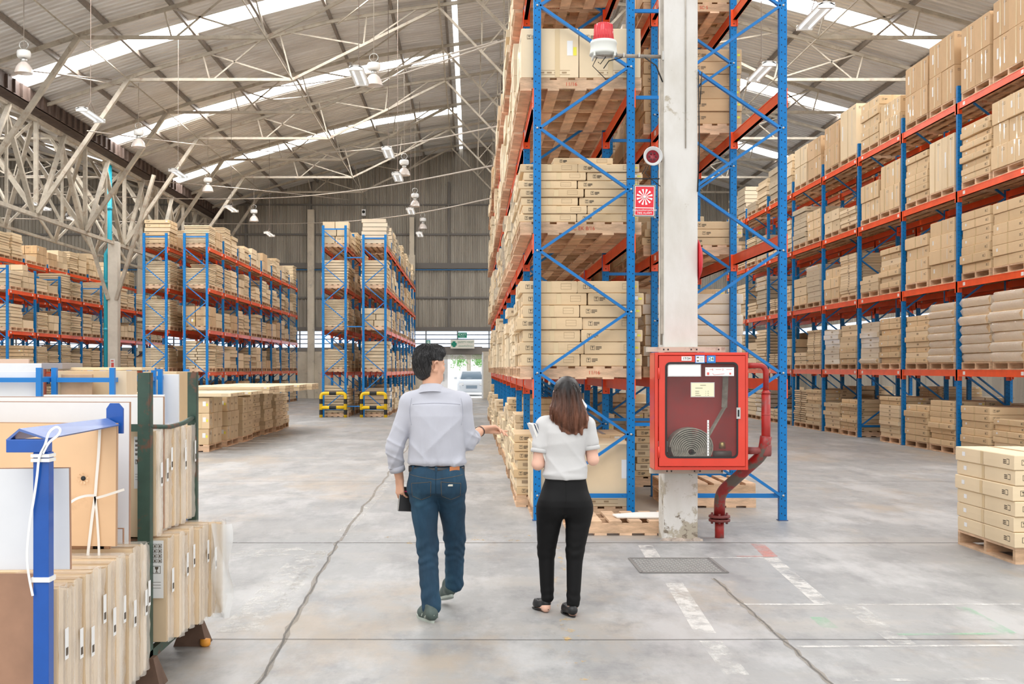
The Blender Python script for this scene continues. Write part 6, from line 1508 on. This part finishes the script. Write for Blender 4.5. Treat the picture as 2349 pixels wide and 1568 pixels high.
for a, b, ra, rb in (((-.07,0,.75),WLK,.075,.048), (WLK,WLA,.045,.03), ((.085,0,.75),WRK,.075,.048), (WRK,WRA,.045,.03)): wb_.cap(a, b, ra, rb)
wb_.cap(WLA, (-.103,.05,.035), .029, .024); wb_.cap((-.103,.05,.03), (-.14,.17,.018), .027, .022); wb_.cap(WRA, (.06,-.07,.035), .029, .024); wb_.cap((.06,-.07,.03), (.04,.06,.02), .027, .022)
wom = wb_.mesh('person', SKINF, None, (WXo, WYo, 0), 1)
tag(wom, 'person with long brown hair seen from behind, white short-sleeved top and black trousers', 'person')
ws = Field((-.24,-.18,.84), (.27,.20,1.34), .006)
ws.loft([.872,.90,.95,1.02,1.1,1.17,1.215,1.25,1.275], [.02,.02,.016,.015,.018,.02,.02,.02,.02], [0]*9, [.137,.142,.136,.132,.140,.148,.145,.105,.062], [.105,.108,.104,.100,.108,.108,.095,.072,.05], k=0, p=2.4)
def pt(a, b, t): return tuple(np.array(a)*(1-t)+np.array(b)*t)
ws.cap((-.115,0,1.212), pt(WLS,WLE,.50), .057, .054, k=.014); ws.cap((.155,0,1.212), pt(WRS,WRE,.50), .057, .054, k=.014); ws.cap((-.11,0,1.22), (.02,0,1.262), .045, .045, k=.04); ws.cap((.15,0,1.22), (.02,0,1.262), .045, .045, k=.04)
ws.disp(lambda X, Y, Z: -np.clip((1.2-Z)/.2,0,1)*(.006*(1-np.abs(np.sin(17*Z-9*X+.8*np.sin(8*X))))**2.5+.006*(1-np.abs(np.sin(13*Z+12*X+1+.5*np.sin(9*X))))**2.5-.002)+.7*np.exp(-((Z-.90)/.03)**2)*(.004*np.sin(90*Z+14*X)-.003))
top_ = ws.mesh('top', POLO, wom, None, 1)
for a, b, t0 in ((WLS,WLE,.62), (WRS,WRE,.62)):
    p, q = pt(a,b,t0), pt(a,b,t0+.2); ringmesh(p, np.array(q)-np.array(p), [(.052,.052,-.006), (.0565,.0565,0), (.0565,.0565,.02), (.051,.051,.021), (.046,.046,.01)], 28, mat=POLO, name='sleeve_cuff', parent=top_)
wt = Field((-.22,-.18,.04), (.25,.20,.92), .006)
wt.loft([.665,.70,.74,.80,.86,.895], [.015,.015,.014,.015,.02,.02], [-.01,-.012,-.01,-.004,0,0], [.120,.165,.168,.150,.133,.128], [.075,.112,.120,.108,.096,.094], k=0, p=2.3)
for s in (-1, 1): wt.ell((.015+s*.075,-.05,.70), (.083,.082,.09), .04)
wt.cap((-.080,-.005,.665), WLK, .090, .058, .03); wt.cap(WLK, (-.094,.055,.10), .054, .042, .02); wt.cap((.108,-.005,.665), WRK, .090, .058, .03); wt.cap(WRK, (.066,-.05,.085), .054, .042, .02)
wt.plane((0,0,.893), (0,0,1))
wt.disp(lambda X, Y, Z: (.7*np.exp(-((Z-.42)/.07)**2)+.9*np.exp(-((Z-.12)/.05)**2)+.4*np.exp(-((Z-.57)/.05)**2))*(.002*np.sin(110*Z+40*X+3*np.sin(26*X))+.002*np.sin(60*Z-60*X+2*np.sin(30*Z))))
tr_ = wt.mesh('trousers', TROU, wom, None, 1)
wj = BVHTree.FromPolygons([v.co.copy() for v in tr_.data.vertices], [tuple(p.vertices) for p in tr_.data.polygons]); mb = MB(); mb.tube([on(wj,.014,z,.0006) for z in np.linspace(.88,.62,20)], .0012, 4); mb.build('centre_seam', M('seam_black', (.003,.003,.003), .9), tr_)
FL = M('flat_shoe_black', (.012,.012,.013), .45)
shoe('shoe', wom, (-.088,.02,.0), (-.38,1), .12, FL, FL, .235, True); shoe('shoe', wom, (.066,-.115,0), (-.22,1), 0, FL, FL, .235, True)
# long hair
def hair_w():
    m = bpy.data.materials.new('hair_brown'); m.use_nodes = True; nt = m.node_tree; b = nt.nodes['Principled BSDF']; v = coords(nt)
    s = nt.nodes.new('ShaderNodeSeparateXYZ'); nt.links.new(v, s.inputs[0]); n = noise(nt, v, 22, 4, .6, (1.6,1.6,.14))
    mr = nt.nodes.new('ShaderNodeMapRange'); mr.inputs[1].default_value = 1.46; mr.inputs[2].default_value = 1.27; nt.links.new(mth(nt,'ADD',s.outputs[2],mth(nt,'MULTIPLY',mth(nt,'SUBTRACT',n,.5),.12)), mr.inputs[0])
    c = mixc(nt, mr.outputs[0], (.018,.014,.013), (.20,.078,.042)); c = mixc(nt, ramp(nt, n, [(.48,(0,0,0)),(.72,(.55,.55,.55))]), c, (.012,.007,.006)); nt.links.new(c, b.inputs['Base Color']); b.inputs['Roughness'].default_value = .42; return m
HW_ = hair_w(); wh = Field((-.15,-.17,1.14), (.21,.12,1.55), .0042)
wh.ell((wc[0],wc[1]-.014,wc[2]+.024), (.083,.098,.094), .02)
wh.loft([1.165,1.20,1.25,1.30,1.36,1.42], [.060,.036,.020,.024,.028,.028], [-.095,-.09,-.075,-.06,-.035,-.015], [.050,.098,.140,.126,.098,.084], [.022,.036,.052,.064,.082,.092], k=.03, p=2.2)
wh.f = np.maximum(wh.f, -(-1)*(np.meshgrid(*wh.ax, indexing='ij', sparse=True)[1]-(.055)+0*wh.f)).astype(np.float32)
wh.disp(lambda X, Y, Z: (lambda a: .0035*np.sin(a*26+2.5*np.sin(Z*22))+.0022*np.sin(a*61+Z*15))(np.arctan2(X-wc[0], -(Y-.02)))*np.clip((1.5-Z)/.08,0,1)+np.clip((1.22-Z)/.05,0,1)*.007*np.sin(X*150))
wh.disp(lambda X, Y, Z: np.clip((1.26-.9*(X+.0)-Z)/.06,0,1)*np.clip((.0-X)/.05,0,1)*.02)
hairw = wh.mesh('hair', HW_, wom, None, 1)
whb = BVHTree.FromPolygons([v.co.copy() for v in hairw.data.vertices], [tuple(p.vertices) for p in hairw.data.polygons])
def gw(rr):
    u = rr.uniform(-1,1); x0 = wc[0]+u*.045; out = []; end = 1.165+.03*rr.random()+(.055*abs(u)**1.5 if u > 0 else .095*abs(u)); ph = rr.uniform(0,6)
    for i in range(14):
        t = i/13; z = 1.502+(end-1.502)*t-.012*abs(u)*(1-t); w = np.interp(z,[1.165,1.25,1.30,1.36,1.44,1.50],[.10,.128,.12,.098,.082,.03]); x = np.interp(z,[1.165,1.25,1.3,1.5],[.05,.02,.024,.028])+u*w*.97+.003*math.sin(ph+9*t)
        r = whb.ray_cast(Vector((x,-.4,z)), Vector((0,1,0)))
        if r[0] is None:
            if out and t > .8: out.append(out[-1]+Vector((.001*math.sin(ph),-.0005,(end-1.502)/13))); continue
            return out if len(out) > 6 else None
        out.append(r[0]+Vector((0,-.0012-.003*rr.random()*t,0)))
    return out
strands('hair_strands', None, 900, gw, HW_, .0016, hairw, 8)
# books under her left arm, white sheet by her shoulder
for k, (nm, col, dx, lab) in enumerate((('book', M('book_white', (.82,.83,.85), .5), 0, 'white-edged book outermost under the left arm of the woman'), ('book', M('book_navy', (.03,.05,.14), .4), .017, 'navy book held innermost under the left arm of the woman'), ('book', M('book_red', (.45,.03,.04), .5), .009, 'thin red book squeezed between white and navy books'))):
    th = .007 if k != 2 else .004
    t = thing(nm, lab, 'book', (WXo-.150+dx*1.2, WYo-.03+.004*k, 1.10-(.03 if k == 2 else 0)), rot=(0,-.36,.12))
    mb = MB(); mb.box(-th,-th+.0015,-.02,.16,-.135,.135); mb.box(th-.0015,th,-.02,.16,-.135,.135); mb.build('cover', col, t)
    mb = MB(); mb.box(-th+.0015,th-.0015,-.016,.158,-.132,.132); mb.build('pages', MATS['paper_pages'], t)
mb = MB(); mb.add([(-.018,0,-.035),(.03,-.01,-.07),(.045,.0,-.03),(-.004,.01,.04),(-.018,.003,-.035),(.03,-.007,-.07),(.045,.003,-.03),(-.004,.013,.04)], [(0,1,2,3),(7,6,5,4),(0,4,5,1),(1,5,6,2),(2,6,7,3),(3,7,4,0)])
o = mb.build('folded_paper', WHITE, None, (WXo+.135, WYo+.20, 1.365)); tag(o, 'white folded paper held up beyond the right shoulder of the woman', 'paper')
